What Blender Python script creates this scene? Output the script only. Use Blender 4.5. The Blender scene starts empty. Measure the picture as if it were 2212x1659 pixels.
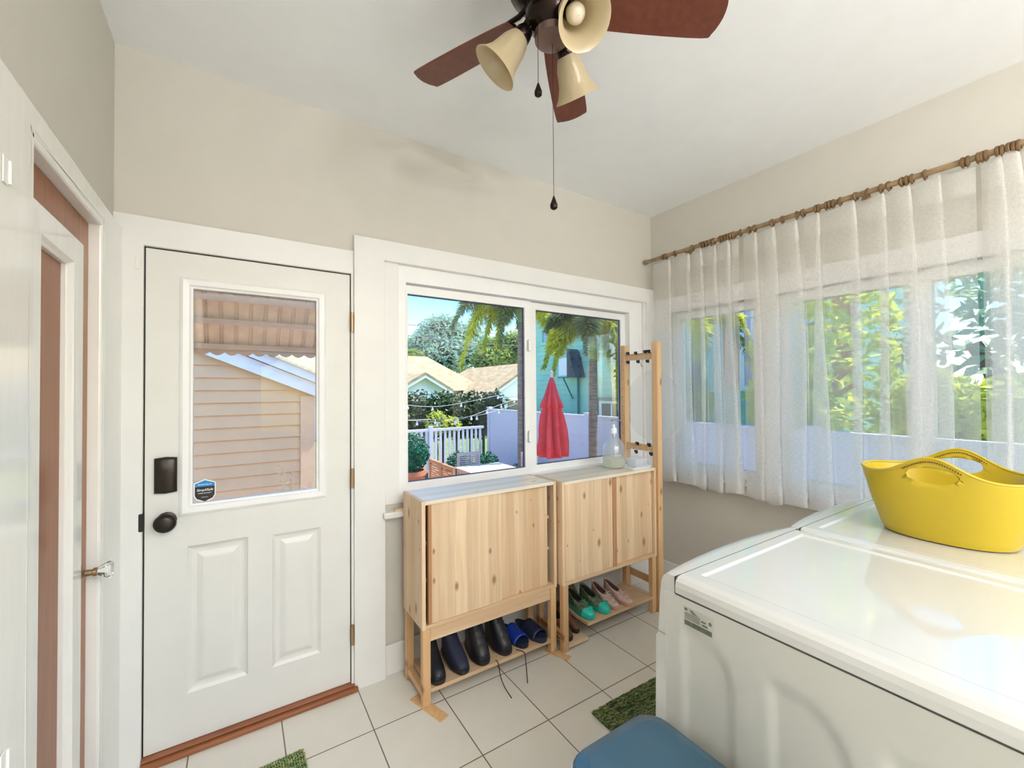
import bpy, bmesh, math, random
from mathutils import Vector, Matrix, noise
PI = math.pi
R_ = math.radians
sc = bpy.context.scene
C = sc.collection

# ------------------------------------------------------------------ camera, world, sun, exposure
cam_d = bpy.data.cameras.new('camera'); cam = bpy.data.objects.new('camera', cam_d); C.objects.link(cam)
F_PX = 914.77
cam_d.sensor_width = 36.0; cam_d.lens = 36.0 * F_PX / 2212.0; cam_d.clip_start = 0.02; cam_d.clip_end = 300
def cam_matrix(loc, yaw, pitch, roll):
    F = Vector((math.cos(pitch)*math.cos(yaw), math.cos(pitch)*math.sin(yaw), math.sin(pitch)))
    Rv = Vector((math.sin(yaw), -math.cos(yaw), 0)); U = Rv.cross(F)
    c, s = math.cos(roll), math.sin(roll)
    R2 = c*Rv + s*U; U2 = -s*Rv + c*U
    m = Matrix((R2, U2, -F)).transposed().to_4x4(); m.translation = Vector(loc)
    return m
cam.matrix_world = cam_matrix((-2.746, -2.202, 1.46), 0.99599, 0.01415, -0.00681)
sc.camera = cam

world = bpy.data.worlds.new('world'); sc.world = world; world.use_nodes = True
wn = world.node_tree; wn.nodes.clear()
sky = wn.nodes.new('ShaderNodeTexSky'); sky.sky_type = 'NISHITA'; sky.sun_disc = False
sky.sun_elevation = R_(50); sky.sun_rotation = R_(150); sky.air_density = 1.0; sky.dust_density = 0.4; sky.ozone_density = 1.5
bg = wn.nodes.new('ShaderNodeBackground'); bg.inputs['Strength'].default_value = 0.37
wo = wn.nodes.new('ShaderNodeOutputWorld')
hs = wn.nodes.new('ShaderNodeHueSaturation'); hs.inputs['Saturation'].default_value = 1.5; wn.links.new(sky.outputs[0], hs.inputs['Color']); wn.links.new(hs.outputs[0], bg.inputs[0]); wn.links.new(bg.outputs[0], wo.inputs[0])

sun_d = bpy.data.lights.new('sun', 'SUN'); sun_d.energy = 7.0; sun_d.angle = R_(0.6); sun_d.color = (1.0, 0.93, 0.82)
sun = bpy.data.objects.new('sun', sun_d); C.objects.link(sun)
SUN_DIR = Vector((0.80, -0.13, 1.50))            # towards the sun
sun.rotation_euler = SUN_DIR.to_track_quat('Z', 'Y').to_euler(); sun.location = (4, -8, 12)

sc.view_settings.view_transform = 'Standard'; sc.view_settings.look = 'None'
sc.view_settings.gamma = 1.0; sc.view_settings.use_curve_mapping = False
sc.view_settings.exposure = 0.68
FILL_LAMP_W = 74.0       # power of each unseen fill lamp added behind the camera
try:
    sc.cycles.max_bounces = 14; sc.cycles.diffuse_bounces = 7; sc.cycles.transparent_max_bounces = 24
    sc.cycles.transmission_bounces = 8; sc.cycles.use_denoising = True; sc.cycles.sample_clamp_indirect = 6.0
    sc.cycles.caustics_reflective = False; sc.cycles.caustics_refractive = False
except Exception: pass

# ------------------------------------------------------------------ materials
def nodes(name):
    m = bpy.data.materials.new(name); m.use_nodes = True
    nt = m.node_tree; nt.nodes.clear()
    out = nt.nodes.new('ShaderNodeOutputMaterial')
    return m, nt, out
def principled(nt, color, rough=0.5, metal=0.0, spec=0.5, **kw):
    b = nt.nodes.new('ShaderNodeBsdfPrincipled')
    if color is not None: b.inputs['Base Color'].default_value = (*color, 1)
    b.inputs['Roughness'].default_value = rough; b.inputs['Metallic'].default_value = metal
    b.inputs['Specular IOR Level'].default_value = spec
    for k, v in kw.items(): b.inputs[k.replace('_', ' ')].default_value = v
    return b
def nd(nt, t, **kw):
    n = nt.nodes.new(t)
    for k, v in kw.items(): setattr(n, k, v)
    return n
def math_n(nt, op, a, b=None):
    n = nt.nodes.new('ShaderNodeMath'); n.operation = op
    for i, v in enumerate((a, b)):
        if v is None: continue
        if isinstance(v, (int, float)): n.inputs[i].default_value = v
        else: nt.links.new(v, n.inputs[i])
    return n.outputs[0]
def ramp(nt, fac, stops):
    r = nt.nodes.new('ShaderNodeValToRGB'); e = r.color_ramp.elements
    while len(e) < len(stops): e.new(0.5)
    for el, (p, c) in zip(e, stops): el.position = p; el.color = (*c, 1)
    nt.links.new(fac, r.inputs[0]); return r.outputs[0]
def mixc(nt, fac, a, b, mode='MIX'):
    n = nt.nodes.new('ShaderNodeMix'); n.data_type = 'RGBA'; n.blend_type = mode
    for s, v in ((0, fac), (6, a), (7, b)):
        if isinstance(v, (int, float)): n.inputs[s].default_value = v
        elif isinstance(v, tuple): n.inputs[s].default_value = (*v, 1)
        else: nt.links.new(v, n.inputs[s])
    return n.outputs[2]

def mat(name, color, rough=0.5, metal=0.0, spec=0.5, var=0.06, vscale=8.0, bump=0.0, bscale=60.0, color2=None, stretch=(1, 1, 1), **kw):
    """procedural: base colour varied by noise, optional fine bump"""
    m, nt, out = nodes(name)
    b = principled(nt, color, rough, metal, spec, **kw)
    tc = nd(nt, 'ShaderNodeTexCoord'); mp = nd(nt, 'ShaderNodeMapping'); mp.inputs['Scale'].default_value = stretch
    nt.links.new(tc.outputs['Object'], mp.inputs[0])
    nz = nd(nt, 'ShaderNodeTexNoise'); nz.inputs['Scale'].default_value = vscale; nz.inputs['Detail'].default_value = 4
    nt.links.new(mp.outputs[0], nz.inputs[0])
    c2 = color2 if color2 else tuple(max(0, c*(1-var*2)) for c in color)
    cr = ramp(nt, nz.outputs[0], [(0.35, c2), (0.65, color)])
    nt.links.new(cr, b.inputs['Base Color'])
    if bump > 0:
        n2 = nd(nt, 'ShaderNodeTexNoise'); n2.inputs['Scale'].default_value = bscale; n2.inputs['Detail'].default_value = 3
        nt.links.new(mp.outputs[0], n2.inputs[0])
        bp = nd(nt, 'ShaderNodeBump'); bp.inputs['Strength'].default_value = bump; bp.inputs['Distance'].default_value = 0.01
        nt.links.new(n2.outputs[0], bp.inputs['Height']); nt.links.new(bp.outputs[0], b.inputs['Normal'])
    nt.links.new(b.outputs[0], out.inputs[0]); return m

def wood(name, light, dark, grain='Z', across='X', stave=0.06, knots=True, rough=0.45, seed=0.0):
    """glued pine board: staves, grain streaks and knots that run along one axis"""
    m, nt, out = nodes(name)
    b = principled(nt, light, rough)
    tc = nd(nt, 'ShaderNodeTexCoord'); sp = nd(nt, 'ShaderNodeSeparateXYZ'); nt.links.new(tc.outputs['Object'], sp.inputs[0])
    A = sp.outputs[across]; G = sp.outputs[grain]
    third = [a for a in 'XYZ' if a not in (grain, across)][0]; T = sp.outputs[third]
    wob = nd(nt, 'ShaderNodeTexNoise'); wob.inputs['Scale'].default_value = 3.0
    cb = nd(nt, 'ShaderNodeCombineXYZ'); nt.links.new(G, cb.inputs[2]); nt.links.new(T, cb.inputs[1]); cb.inputs[0].default_value = seed
    nt.links.new(cb.outputs[0], wob.inputs[0])
    Aw = math_n(nt, 'ADD', A, math_n(nt, 'MULTIPLY', wob.outputs[0], 0.02))
    cell = math_n(nt, 'FLOOR', math_n(nt, 'ADD', math_n(nt, 'DIVIDE', Aw, stave), 100.5+seed))
    wnz = nd(nt, 'ShaderNodeTexWhiteNoise', noise_dimensions='1D'); nt.links.new(cell, wnz.inputs['W'])
    gx = nd(nt, 'ShaderNodeCombineXYZ')
    nt.links.new(math_n(nt, 'MULTIPLY', Aw, 55.0), gx.inputs[0]); nt.links.new(math_n(nt, 'MULTIPLY', G, 2.2), gx.inputs[1])
    nt.links.new(math_n(nt, 'ADD', math_n(nt, 'MULTIPLY', cell, 7.3), math_n(nt, 'MULTIPLY', T, 60.0)), gx.inputs[2])
    gn = nd(nt, 'ShaderNodeTexNoise'); gn.inputs['Scale'].default_value = 1.0; gn.inputs['Detail'].default_value = 5; gn.inputs['Distortion'].default_value = 0.6
    nt.links.new(gx.outputs[0], gn.inputs[0])
    mid = tuple((a+b_)/2 for a, b_ in zip(light, dark))
    base = ramp(nt, wnz.outputs['Value'], [(0.0, tuple(min(1, l*1.06) for l in light)), (0.3, tuple(l*.92 for l in light)), (0.6, tuple(l*.74+d*.26 for l, d in zip(light, dark))), (1.0, tuple(l*.50+d*.50 for l, d in zip(light, dark)))])
    gr = ramp(nt, gn.outputs[0], [(0.42, mid), (0.6, (1, 1, 1))])
    col = mixc(nt, 0.22, base, gr, 'MULTIPLY')
    if knots:
        kv = nd(nt, 'ShaderNodeCombineXYZ')
        nt.links.new(math_n(nt, 'MULTIPLY', math_n(nt, 'ADD', A, seed*.37), 10.0), kv.inputs[0]); nt.links.new(math_n(nt, 'MULTIPLY', math_n(nt, 'ADD', G, seed*.21), 5.0), kv.inputs[1]); kv.inputs[2].default_value = 0
        vo = nd(nt, 'ShaderNodeTexVoronoi', feature='F1', voronoi_dimensions='2D'); vo.inputs['Scale'].default_value = 1.0
        nt.links.new(kv.outputs[0], vo.inputs['Vector'])
        rs = nd(nt, 'ShaderNodeSeparateColor'); nt.links.new(vo.outputs['Color'], rs.inputs[0])
        size = math_n(nt, 'MULTIPLY', math_n(nt, 'SUBTRACT', rs.outputs[0], 0.30), 0.15)
        k = math_n(nt, 'LESS_THAN', vo.outputs['Distance'], size)
        ring = math_n(nt, 'LESS_THAN', vo.outputs['Distance'], math_n(nt, 'MULTIPLY', size, 1.7))
        col = mixc(nt, math_n(nt, 'MULTIPLY', ring, 0.4), col, tuple(d*.8 for d in dark))
        col = mixc(nt, math_n(nt, 'MULTIPLY', k, 0.75), col, (0.30, 0.13, 0.06))
    nt.links.new(col, b.inputs['Base Color'])
    bpn = nd(nt, 'ShaderNodeBump'); bpn.inputs['Strength'].default_value = 0.08; bpn.inputs['Distance'].default_value = 0.002
    nt.links.new(gn.outputs[0], bpn.inputs['Height']); nt.links.new(bpn.outputs[0], b.inputs['Normal'])
    nt.links.new(b.outputs[0], out.inputs[0]); return m

PINE_L, PINE_D = (0.76, 0.58, 0.385), (0.50, 0.30, 0.15)
W_DOOR = wood('pine_staves_vertical', PINE_L, PINE_D, 'Z', 'X', 0.062)
W_DOOR2 = wood('pine_staves_vertical_b', PINE_L, PINE_D, 'Z', 'X', 0.055, seed=3.0)
W_SIDE = wood('pine_side', PINE_L, PINE_D, 'Z', 'Y', 0.075, seed=5.0)
W_TOP = wood('pine_top', (0.84, 0.74, 0.60), (0.68, 0.52, 0.35), 'X', 'Y', 0.055, seed=2.0, rough=0.3)
W_RAIL = wood('pine_rail', PINE_L, PINE_D, 'X', 'Z', 0.09, knots=False, seed=1.0)
W_POST = wood('pine_post', (0.76, 0.50, 0.26), PINE_D, 'Z', 'X', 0.2, knots=True, seed=4.0)
W_IN = wood('pine_inner', (0.55, 0.30, 0.15), (0.35, 0.17, 0.07), 'Z', 'X', 0.08, knots=False, seed=6.0)
BROWN_L, BROWN_D = (0.40, 0.145, 0.04), (0.18, 0.05, 0.015)
W_BROWN = wood('stained_door_wood', BROWN_L, BROWN_D, 'Z', 'Y', 0.4, knots=False, rough=0.30, seed=8.0)
W_BROWN.node_tree.nodes['Principled BSDF'].inputs['Specular IOR Level'].default_value = 0.25
W_SILL = wood('stained_threshold_wood', (0.36, 0.13, 0.05), (0.13, 0.04, 0.02), 'X', 'Y', 0.3, knots=False, rough=0.35, seed=9.0)

M = {}
M['cream'] = mat('cream_wall_paint', (0.605, 0.578, 0.52), 0.6, var=0.01, bump=0.03, bscale=180)
M['ceil'] = mat('white_ceiling_paint', (0.89, 0.905, 0.92), 0.7, var=0.01, bump=0.03, bscale=150)
M['trim'] = mat('white_trim_paint', (0.79, 0.785, 0.77), 0.33, var=0.012, bump=0.02, bscale=60)
M['gloss'] = mat('white_gloss_paint', (0.84, 0.835, 0.81), 0.12, var=0.015, bump=0.03, bscale=9, stretch=(1, 4, 0.7))
M['door'] = mat('white_door_paint', (0.75, 0.745, 0.715), 0.38, var=0.012)
M['vinyl'] = mat('white_vinyl', (0.86, 0.865, 0.87), 0.3, var=0.01)
M['black'] = mat('black_gap', (0.012, 0.011, 0.01), 0.6)
M['bronze'] = mat('dark_bronze', (0.035, 0.028, 0.022), 0.28, 0.6, var=0.1)
M['brass'] = mat('brass_hinge', (0.55, 0.36, 0.19), 0.35, 0.8)
M['fanmetal'] = mat('dark_bronze_fan', (0.022, 0.012, 0.009), 0.22, 0.7)
M['fanpink'] = mat('bronze_cap', (0.20, 0.13, 0.11), 0.35, 0.6)
M['blade'] = mat('mahogany_fan_blade', (0.155, 0.042, 0.022), 0.42, var=0.12, vscale=5, stretch=(8, 8, 1))
M['bulb'] = mat('frosted_bulb', (0.75, 0.68, 0.55), 0.3, Subsurface_Weight=0.3)
M['rod'] = mat('antique_brass_rod', (0.42, 0.29, 0.16), 0.45, 0.3, var=0.2, vscale=30)
M['ring'] = mat('dark_brass_ring', (0.26, 0.155, 0.07), 0.4, 0.4, var=0.15)
M['appliance'] = mat('white_enamel', (0.60, 0.60, 0.575), 0.06, var=0.005, spec=0.8, Coat_Weight=0.6, Coat_Roughness=0.03)
M['appliance_side'] = mat('white_enamel_side', (0.56, 0.555, 0.51), 0.35, var=0.01)
M['seam'] = mat('dark_seam', (0.06, 0.055, 0.05), 0.6)
M['yellow'] = mat('yellow_plastic', (0.56, 0.41, 0.018), 0.36, var=0.015, Subsurface_Weight=0.12)
M['yellow'].node_tree.nodes['Principled BSDF'].inputs['Subsurface Radius'].default_value = (0.03, 0.02, 0.004)
M['navy'] = mat('blue_plastic_lid', (0.04, 0.10, 0.15), 0.30, var=0.05, bump=0.03, bscale=300)
M['navy2'] = mat('blue_plastic_rim', (0.05, 0.17, 0.32), 0.22, var=0.03)
M['binwhite'] = mat('steel_rim', (0.75, 0.78, 0.80), 0.2, 0.3)
M['shoeblack'] = mat('black_leather', (0.012, 0.013, 0.018), 0.38, var=0.1)
M['shoenavy'] = mat('dark_navy_suede', (0.018, 0.022, 0.055), 0.6, var=0.1)
M['slipblue'] = mat('blue_slipper', (0.012, 0.045, 0.33), 0.35, var=0.05)
M['slipnavy'] = mat('navy_slipper', (0.012, 0.018, 0.05), 0.4, var=0.05)
M['shoebrown'] = mat('brown_leather', (0.20, 0.085, 0.04), 0.45, var=0.2, vscale=20)
M['shoetan'] = mat('taupe_suede', (0.30, 0.22, 0.16), 0.8, var=0.12)
M['green'] = mat('olive_mesh', (0.16, 0.23, 0.13), 0.75, var=0.25, vscale=60)
M['teal'] = mat('teal_rubber', (0.02, 0.56, 0.46), 0.4, var=0.1)
M['pink'] = mat('pale_pink_knit', (0.68, 0.50, 0.44), 0.8, var=0.12, vscale=50)
M['pinksole'] = mat('dusty_pink_sole', (0.62, 0.36, 0.28), 0.6)
M['lining'] = mat('dark_lining', (0.03, 0.03, 0.028), 0.9)
M['liningp'] = mat('brown_lining', (0.13, 0.075, 0.06), 0.9)
M['lace'] = mat('brown_lace', (0.05, 0.03, 0.02), 0.8)
M['clip'] = mat('black_metal_clip', (0.05, 0.05, 0.055), 0.4, 0.6)
M['steel'] = mat('brushed_steel', (0.55, 0.56, 0.57), 0.3, 0.9)
M['plasticwhite'] = mat('white_plastic', (0.82, 0.85, 0.88), 0.35, var=0.01)
M['mutedpl'] = mat('label_grey', (0.16, 0.17, 0.13), 0.5, var=0.2, vscale=80)
M['labelbg'] = mat('label_silver', (0.55, 0.55, 0.50), 0.35, 0.2)
M['sblue'] = mat('sticker_blue', (0.01, 0.24, 0.60), 0.4, var=0.0)
M['sblack'] = mat('sticker_black', (0.02, 0.015, 0.014), 0.4, var=0.0)
M['swhite'] = mat('sticker_white', (0.85, 0.88, 0.92), 0.4, var=0.0)
# outdoors
M['siding'] = mat('tan_siding_paint', (0.66, 0.44, 0.25), 0.6, var=0.04, vscale=3)
M['sidingpost'] = mat('tan_corner_board', (0.68, 0.46, 0.29), 0.6, var=0.05)
M['fasciaw'] = mat('pale_fascia_paint', (0.72, 0.78, 0.86), 0.5, var=0.06)
M['shingle'] = mat('tan_shingle', (0.50, 0.36, 0.19), 0.9, color2=(0.34, 0.23, 0.12), vscale=2.2, stretch=(1, 1, 3), bump=0.4, bscale=40)
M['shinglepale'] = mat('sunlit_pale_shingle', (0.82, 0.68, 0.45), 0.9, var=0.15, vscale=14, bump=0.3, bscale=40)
M['stucco'] = mat('white_stucco', (0.90, 0.87, 0.82), 0.7, var=0.02)
M['awning'] = mat('tan_aluminium_awning', (0.74, 0.49, 0.32), 0.5, color2=(0.60, 0.38, 0.25), vscale=12, stretch=(1, .4, 1))
M['awnrib'] = mat('tan_awning_bar', (0.58, 0.38, 0.29), 0.5)
M['vfence'] = mat('pale_vinyl_fence', (0.70, 0.71, 0.79), 0.45, var=0.02)
M['picket'] = mat('white_picket_vinyl', (0.82, 0.84, 0.90), 0.45, var=0.02)
M['tealwall'] = mat('teal_siding_paint', (0.36, 0.64, 0.47), 0.6, color2=(0.30, 0.56, 0.42), vscale=2)
M['teald'] = mat('dark_teal_trim', (0.05, 0.23, 0.18), 0.6)
M['orange'] = mat('orange_shutter_paint', (0.80, 0.30, 0.12), 0.6)
M['bluewin'] = mat('blue_window_glass', (0.12, 0.30, 0.62), 0.15)
M['darkglass'] = mat('dark_window_glass', (0.10, 0.13, 0.15), 0.08)
M['trunk'] = mat('palm_trunk_bark', (0.34, 0.27, 0.20), 0.85, color2=(0.20, 0.15, 0.11), vscale=5, stretch=(1, 1, 7), bump=0.5, bscale=25)
M['trunkg'] = mat('green_crownshaft', (0.40, 0.47, 0.16), 0.5, var=0.15, stretch=(1, 1, 5))
M['frondy'] = mat('yellow_green_frond', (0.52, 0.52, 0.05), 0.45, color2=(0.26, 0.33, 0.05), vscale=4)
M['frondg'] = mat('grey_green_frond', (0.22, 0.29, 0.12), 0.45, color2=(0.12, 0.19, 0.09), vscale=4)
M['leafd'] = mat('dark_hedge_leaf', (0.07, 0.13, 0.03), 0.5, color2=(0.02, 0.05, 0.015), vscale=3)
M['leafm'] = mat('oak_leaf', (0.24, 0.29, 0.10), 0.6, color2=(0.09, 0.14, 0.06), vscale=0.6)
M['leafy'] = mat('lit_shrub_leaf', (0.55, 0.58, 0.10), 0.5, color2=(0.25, 0.34, 0.08), vscale=2)
M['leafb'] = mat('blue_green_leaf', (0.16, 0.27, 0.18), 0.6, color2=(0.08, 0.16, 0.10), vscale=1)
M['bushg'] = mat('deep_green_foliage', (0.015, 0.20, 0.10), 0.6, color2=(0.005, 0.08, 0.05), vscale=6)
def leaf(name, c1, c2, sc_):
    m, nt, out = nodes(name)
    d = nd(nt, 'ShaderNodeBsdfDiffuse'); t = nd(nt, 'ShaderNodeBsdfTranslucent'); mx = nd(nt, 'ShaderNodeMixShader'); mx.inputs[0].default_value = 0.42
    tc = nd(nt, 'ShaderNodeTexCoord'); nz = nd(nt, 'ShaderNodeTexNoise'); nz.inputs['Scale'].default_value = sc_; nz.inputs['Detail'].default_value = 4
    nt.links.new(tc.outputs['Object'], nz.inputs[0]); cr = ramp(nt, nz.outputs[0], [(.35, c2), (.65, c1)])
    nt.links.new(cr, d.inputs[0]); nt.links.new(cr, t.inputs[0]); nt.links.new(d.outputs[0], mx.inputs[1]); nt.links.new(t.outputs[0], mx.inputs[2]); nt.links.new(mx.outputs[0], out.inputs[0]); return m
M['frondy'] = leaf('yellow_green_frond', (0.88, 0.84, 0.08), (0.48, 0.56, 0.07), 4)
M['frondg'] = leaf('grey_green_frond', (0.36, 0.44, 0.16), (0.18, 0.26, 0.12), 4)
M['leafy'] = leaf('lit_shrub_leaf', (0.80, 0.82, 0.16), (0.45, 0.55, 0.12), 2)
M['leafb'] = leaf('blue_green_leaf', (0.45, 0.60, 0.46), (0.22, 0.34, 0.26), 1)
M['leafm'] = leaf('oak_leaf', (0.42, 0.50, 0.14), (0.18, 0.25, 0.09), .8)
M['bark'] = mat('tree_bark', (0.16, 0.12, 0.09), 0.9)
M['core'] = mat('shaded_twigs', (0.03, 0.05, 0.02), 0.9, var=0.2)  # dark colour stands for the shade inside foliage; also backs the mats
M['red'] = mat('red_canvas', (0.80, 0.045, 0.055), 0.7, var=0.05)
M['terracotta'] = mat('terracotta', (0.52, 0.17, 0.08), 0.75, color2=(0.32, 0.11, 0.06), vscale=8)
M['teak'] = mat('orange_teak', (0.62, 0.29, 0.13), 0.55, color2=(0.45, 0.2, 0.1), stretch=(1, 1, 6))
M['teakpale'] = mat('weathered_pale_teak', (0.66, 0.56, 0.50), 0.6, color2=(0.5, 0.42, 0.42), stretch=(1, 6, 1))
M['cord'] = mat('pale_cord', (0.5, 0.5, 0.5), 0.6)
M['bulbw'] = mat('clear_white_bulb', (0.9, 0.92, 0.92), 0.15)
M['wire'] = mat('dark_wire', (0.05, 0.06, 0.08), 0.6)
M['patio'] = mat('brick_patio', (0.42, 0.26, 0.20), 0.8, color2=(0.27, 0.15, 0.12), vscale=5)
M['lawn'] = mat('green_lawn', (0.20, 0.28, 0.08), 0.9, var=0.3)
M['drygrass'] = mat('dry_grass', (0.42, 0.36, 0.25), 0.8)
M['exterior'] = mat('house_outer_siding', (0.60, 0.44, 0.33), 0.6)
M['trunkred'] = mat('red_chimney_brick', (0.5, 0.22, 0.15), 0.8)

def translucent_mat(name, color, transp=0.0, gloss=0.0, tw=0.5, weave=0.0):
    m, nt, out = nodes(name)
    d = nd(nt, 'ShaderNodeBsdfDiffuse'); d.inputs[0].default_value = (*color, 1)
    t = nd(nt, 'ShaderNodeBsdfTranslucent'); t.inputs[0].default_value = (*color, 1)
    mx = nd(nt, 'ShaderNodeMixShader'); mx.inputs[0].default_value = tw
    nt.links.new(d.outputs[0], mx.inputs[1]); nt.links.new(t.outputs[0], mx.inputs[2])
    last = mx.outputs[0]
    if gloss > 0:
        g = nd(nt, 'ShaderNodeBsdfGlossy'); g.inputs['Roughness'].default_value = 0.15
        m3 = nd(nt, 'ShaderNodeMixShader'); m3.inputs[0].default_value = gloss
        nt.links.new(last, m3.inputs[1]); nt.links.new(g.outputs[0], m3.inputs[2]); last = m3.outputs[0]
    if transp > 0:
        tr = nd(nt, 'ShaderNodeBsdfTransparent'); m2 = nd(nt, 'ShaderNodeMixShader'); m2.inputs[0].default_value = transp
        nt.links.new(last, m2.inputs[1]); nt.links.new(tr.outputs[0], m2.inputs[2])
        if weave > 0:
            tc = nd(nt, 'ShaderNodeTexCoord'); mp = nd(nt, 'ShaderNodeMapping'); mp.inputs['Scale'].default_value = (1, 260, 60)
            nt.links.new(tc.outputs['Object'], mp.inputs[0])
            nz = nd(nt, 'ShaderNodeTexNoise'); nz.inputs['Scale'].default_value = 1; nt.links.new(mp.outputs[0], nz.inputs[0])
            mp2 = nd(nt, 'ShaderNodeMapping'); mp2.inputs['Scale'].default_value = (1, 50, 300)
            nt.links.new(tc.outputs['Object'], mp2.inputs[0])
            nz2 = nd(nt, 'ShaderNodeTexNoise'); nz2.inputs['Scale'].default_value = 1; nt.links.new(mp2.outputs[0], nz2.inputs[0])
            s = math_n(nt, 'MULTIPLY', math_n(nt, 'SUBTRACT', math_n(nt, 'ADD', nz.outputs[0], nz2.outputs[0]), 1.0), weave)
            nt.links.new(math_n(nt, 'ADD', s, transp), m2.inputs[0])
        last = m2.outputs[0]
    nt.links.new(last, out.inputs[0]); return m
M['sheer'] = translucent_mat('sheer_linen', (0.97, 0.965, 0.95), transp=0.60, tw=0.70, weave=0.16)
M['sheerband'] = translucent_mat('sheer_double_hem', (0.93, 0.92, 0.89), transp=0.5, tw=0.5)
M['shade'] = translucent_mat('alabaster_glass', (0.72, 0.62, 0.42), transp=0.0, gloss=0.06, tw=0.45)
M['milky'] = translucent_mat('translucent_plastic', (0.88, 0.94, 0.98), transp=0.86, gloss=0.04, tw=0.5)
M['clearpl'] = translucent_mat('clear_plastic_box', (0.88, 0.90, 0.92), transp=0.35, gloss=0.08, tw=0.4)

def glass_pane(name, tint=(1, 1, 1), refl=0.06):
    m, nt, out = nodes(name)
    tr = nd(nt, 'ShaderNodeBsdfTransparent'); tr.inputs[0].default_value = (*tint, 1)
    g = nd(nt, 'ShaderNodeBsdfGlossy'); g.inputs['Roughness'].default_value = 0.0
    fr = nd(nt, 'ShaderNodeFresnel'); fr.inputs[0].default_value = 1.35
    mx = nd(nt, 'ShaderNodeMixShader'); nt.links.new(fr.outputs[0], mx.inputs[0])
    nt.links.new(tr.outputs[0], mx.inputs[1]); nt.links.new(g.outputs[0], mx.inputs[2])
    nt.links.new(mx.outputs[0], out.inputs[0]); return m
M['glass'] = glass_pane('window_glass', (0.97, 0.98, 0.98))
m, nt, out = nodes('clear_glass'); b = principled(nt, (0.98, 0.99, 0.98), 0.02, Transmission_Weight=1.0, IOR=1.45)
nt.links.new(b.outputs[0], out.inputs[0]); M['clearglass'] = m
M['jugglass'] = translucent_mat('jug_glass', (0.9, 0.93, 0.93), transp=0.80, gloss=0.35, tw=0.5)
M['soap'] = translucent_mat('pale_liquid', (0.85, 0.85, 0.62), transp=0.5, gloss=0.05)

# floor tiles
m, nt, out = nodes('cream_floor_tiles'); b = principled(nt, (0.8, 0.78, 0.72), 0.32)
tc = nd(nt, 'ShaderNodeTexCoord'); mp = nd(nt, 'ShaderNodeMapping'); mp.inputs['Location'].default_value = (0.93+0.33*20, 0.075+0.33*40, 0)
nt.links.new(tc.outputs['Object'], mp.inputs[0])
br = nd(nt, 'ShaderNodeTexBrick'); br.offset = 0.0; br.squash = 1.0
br.inputs['Scale'].default_value = 1.0; br.inputs['Brick Width'].default_value = 0.33; br.inputs['Row Height'].default_value = 0.37
br.inputs['Mortar Size'].default_value = 0.0026; br.inputs['Mortar Smooth'].default_value = 0.15; br.inputs['Bias'].default_value = -0.5
br.inputs['Color1'].default_value = (0.72, 0.70, 0.645, 1); br.inputs['Color2'].default_value = (0.75, 0.73, 0.675, 1); br.inputs['Mortar'].default_value = (0.17, 0.13, 0.10, 1)
nt.links.new(mp.outputs[0], br.inputs[0])
nz = nd(nt, 'ShaderNodeTexNoise'); nz.inputs['Scale'].default_value = 9; nt.links.new(tc.outputs['Object'], nz.inputs[0])
col = mixc(nt, 0.10, br.outputs[0], ramp(nt, nz.outputs[0], [(0.4, (0.8, 0.76, 0.7)), (0.6, (1, 1, 1))]), 'MULTIPLY')
nt.links.new(col, b.inputs['Base Color'])
bp = nd(nt, 'ShaderNodeBump'); bp.inputs['Strength'].default_value = 0.35; bp.inputs['Distance'].default_value = 0.002; bp.invert = True
nt.links.new(br.outputs['Fac'], bp.inputs['Height']); nt.links.new(bp.outputs[0], b.inputs['Normal'])
nt.links.new(b.outputs[0], out.inputs[0]); M['tiles'] = m

# mat yarn: mixed greens by position
m, nt, out = nodes('mottled_green_yarn'); b = principled(nt, (0.1, 0.15, 0.05), 0.85)
tc = nd(nt, 'ShaderNodeTexCoord'); nz = nd(nt, 'ShaderNodeTexNoise'); nz.inputs['Scale'].default_value = 22; nz.inputs['Detail'].default_value = 6
mp = nd(nt, 'ShaderNodeMapping'); mp.inputs['Scale'].default_value = (1, 3.2, 1); nt.links.new(tc.outputs['Object'], mp.inputs[0]); nt.links.new(mp.outputs[0], nz.inputs[0])
nt.links.new(ramp(nt, nz.outputs[0], [(0.33, (0.12, 0.12, 0.05)), (0.44, (0.13, 0.27, 0.10)), (0.52, (0.42, 0.38, 0.13)), (0.60, (0.17, 0.33, 0.14)), (0.68, (0.60, 0.54, 0.30))]), b.inputs['Base Color'])
nt.links.new(b.outputs[0], out.inputs[0]); M['yarn'] = m

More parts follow.
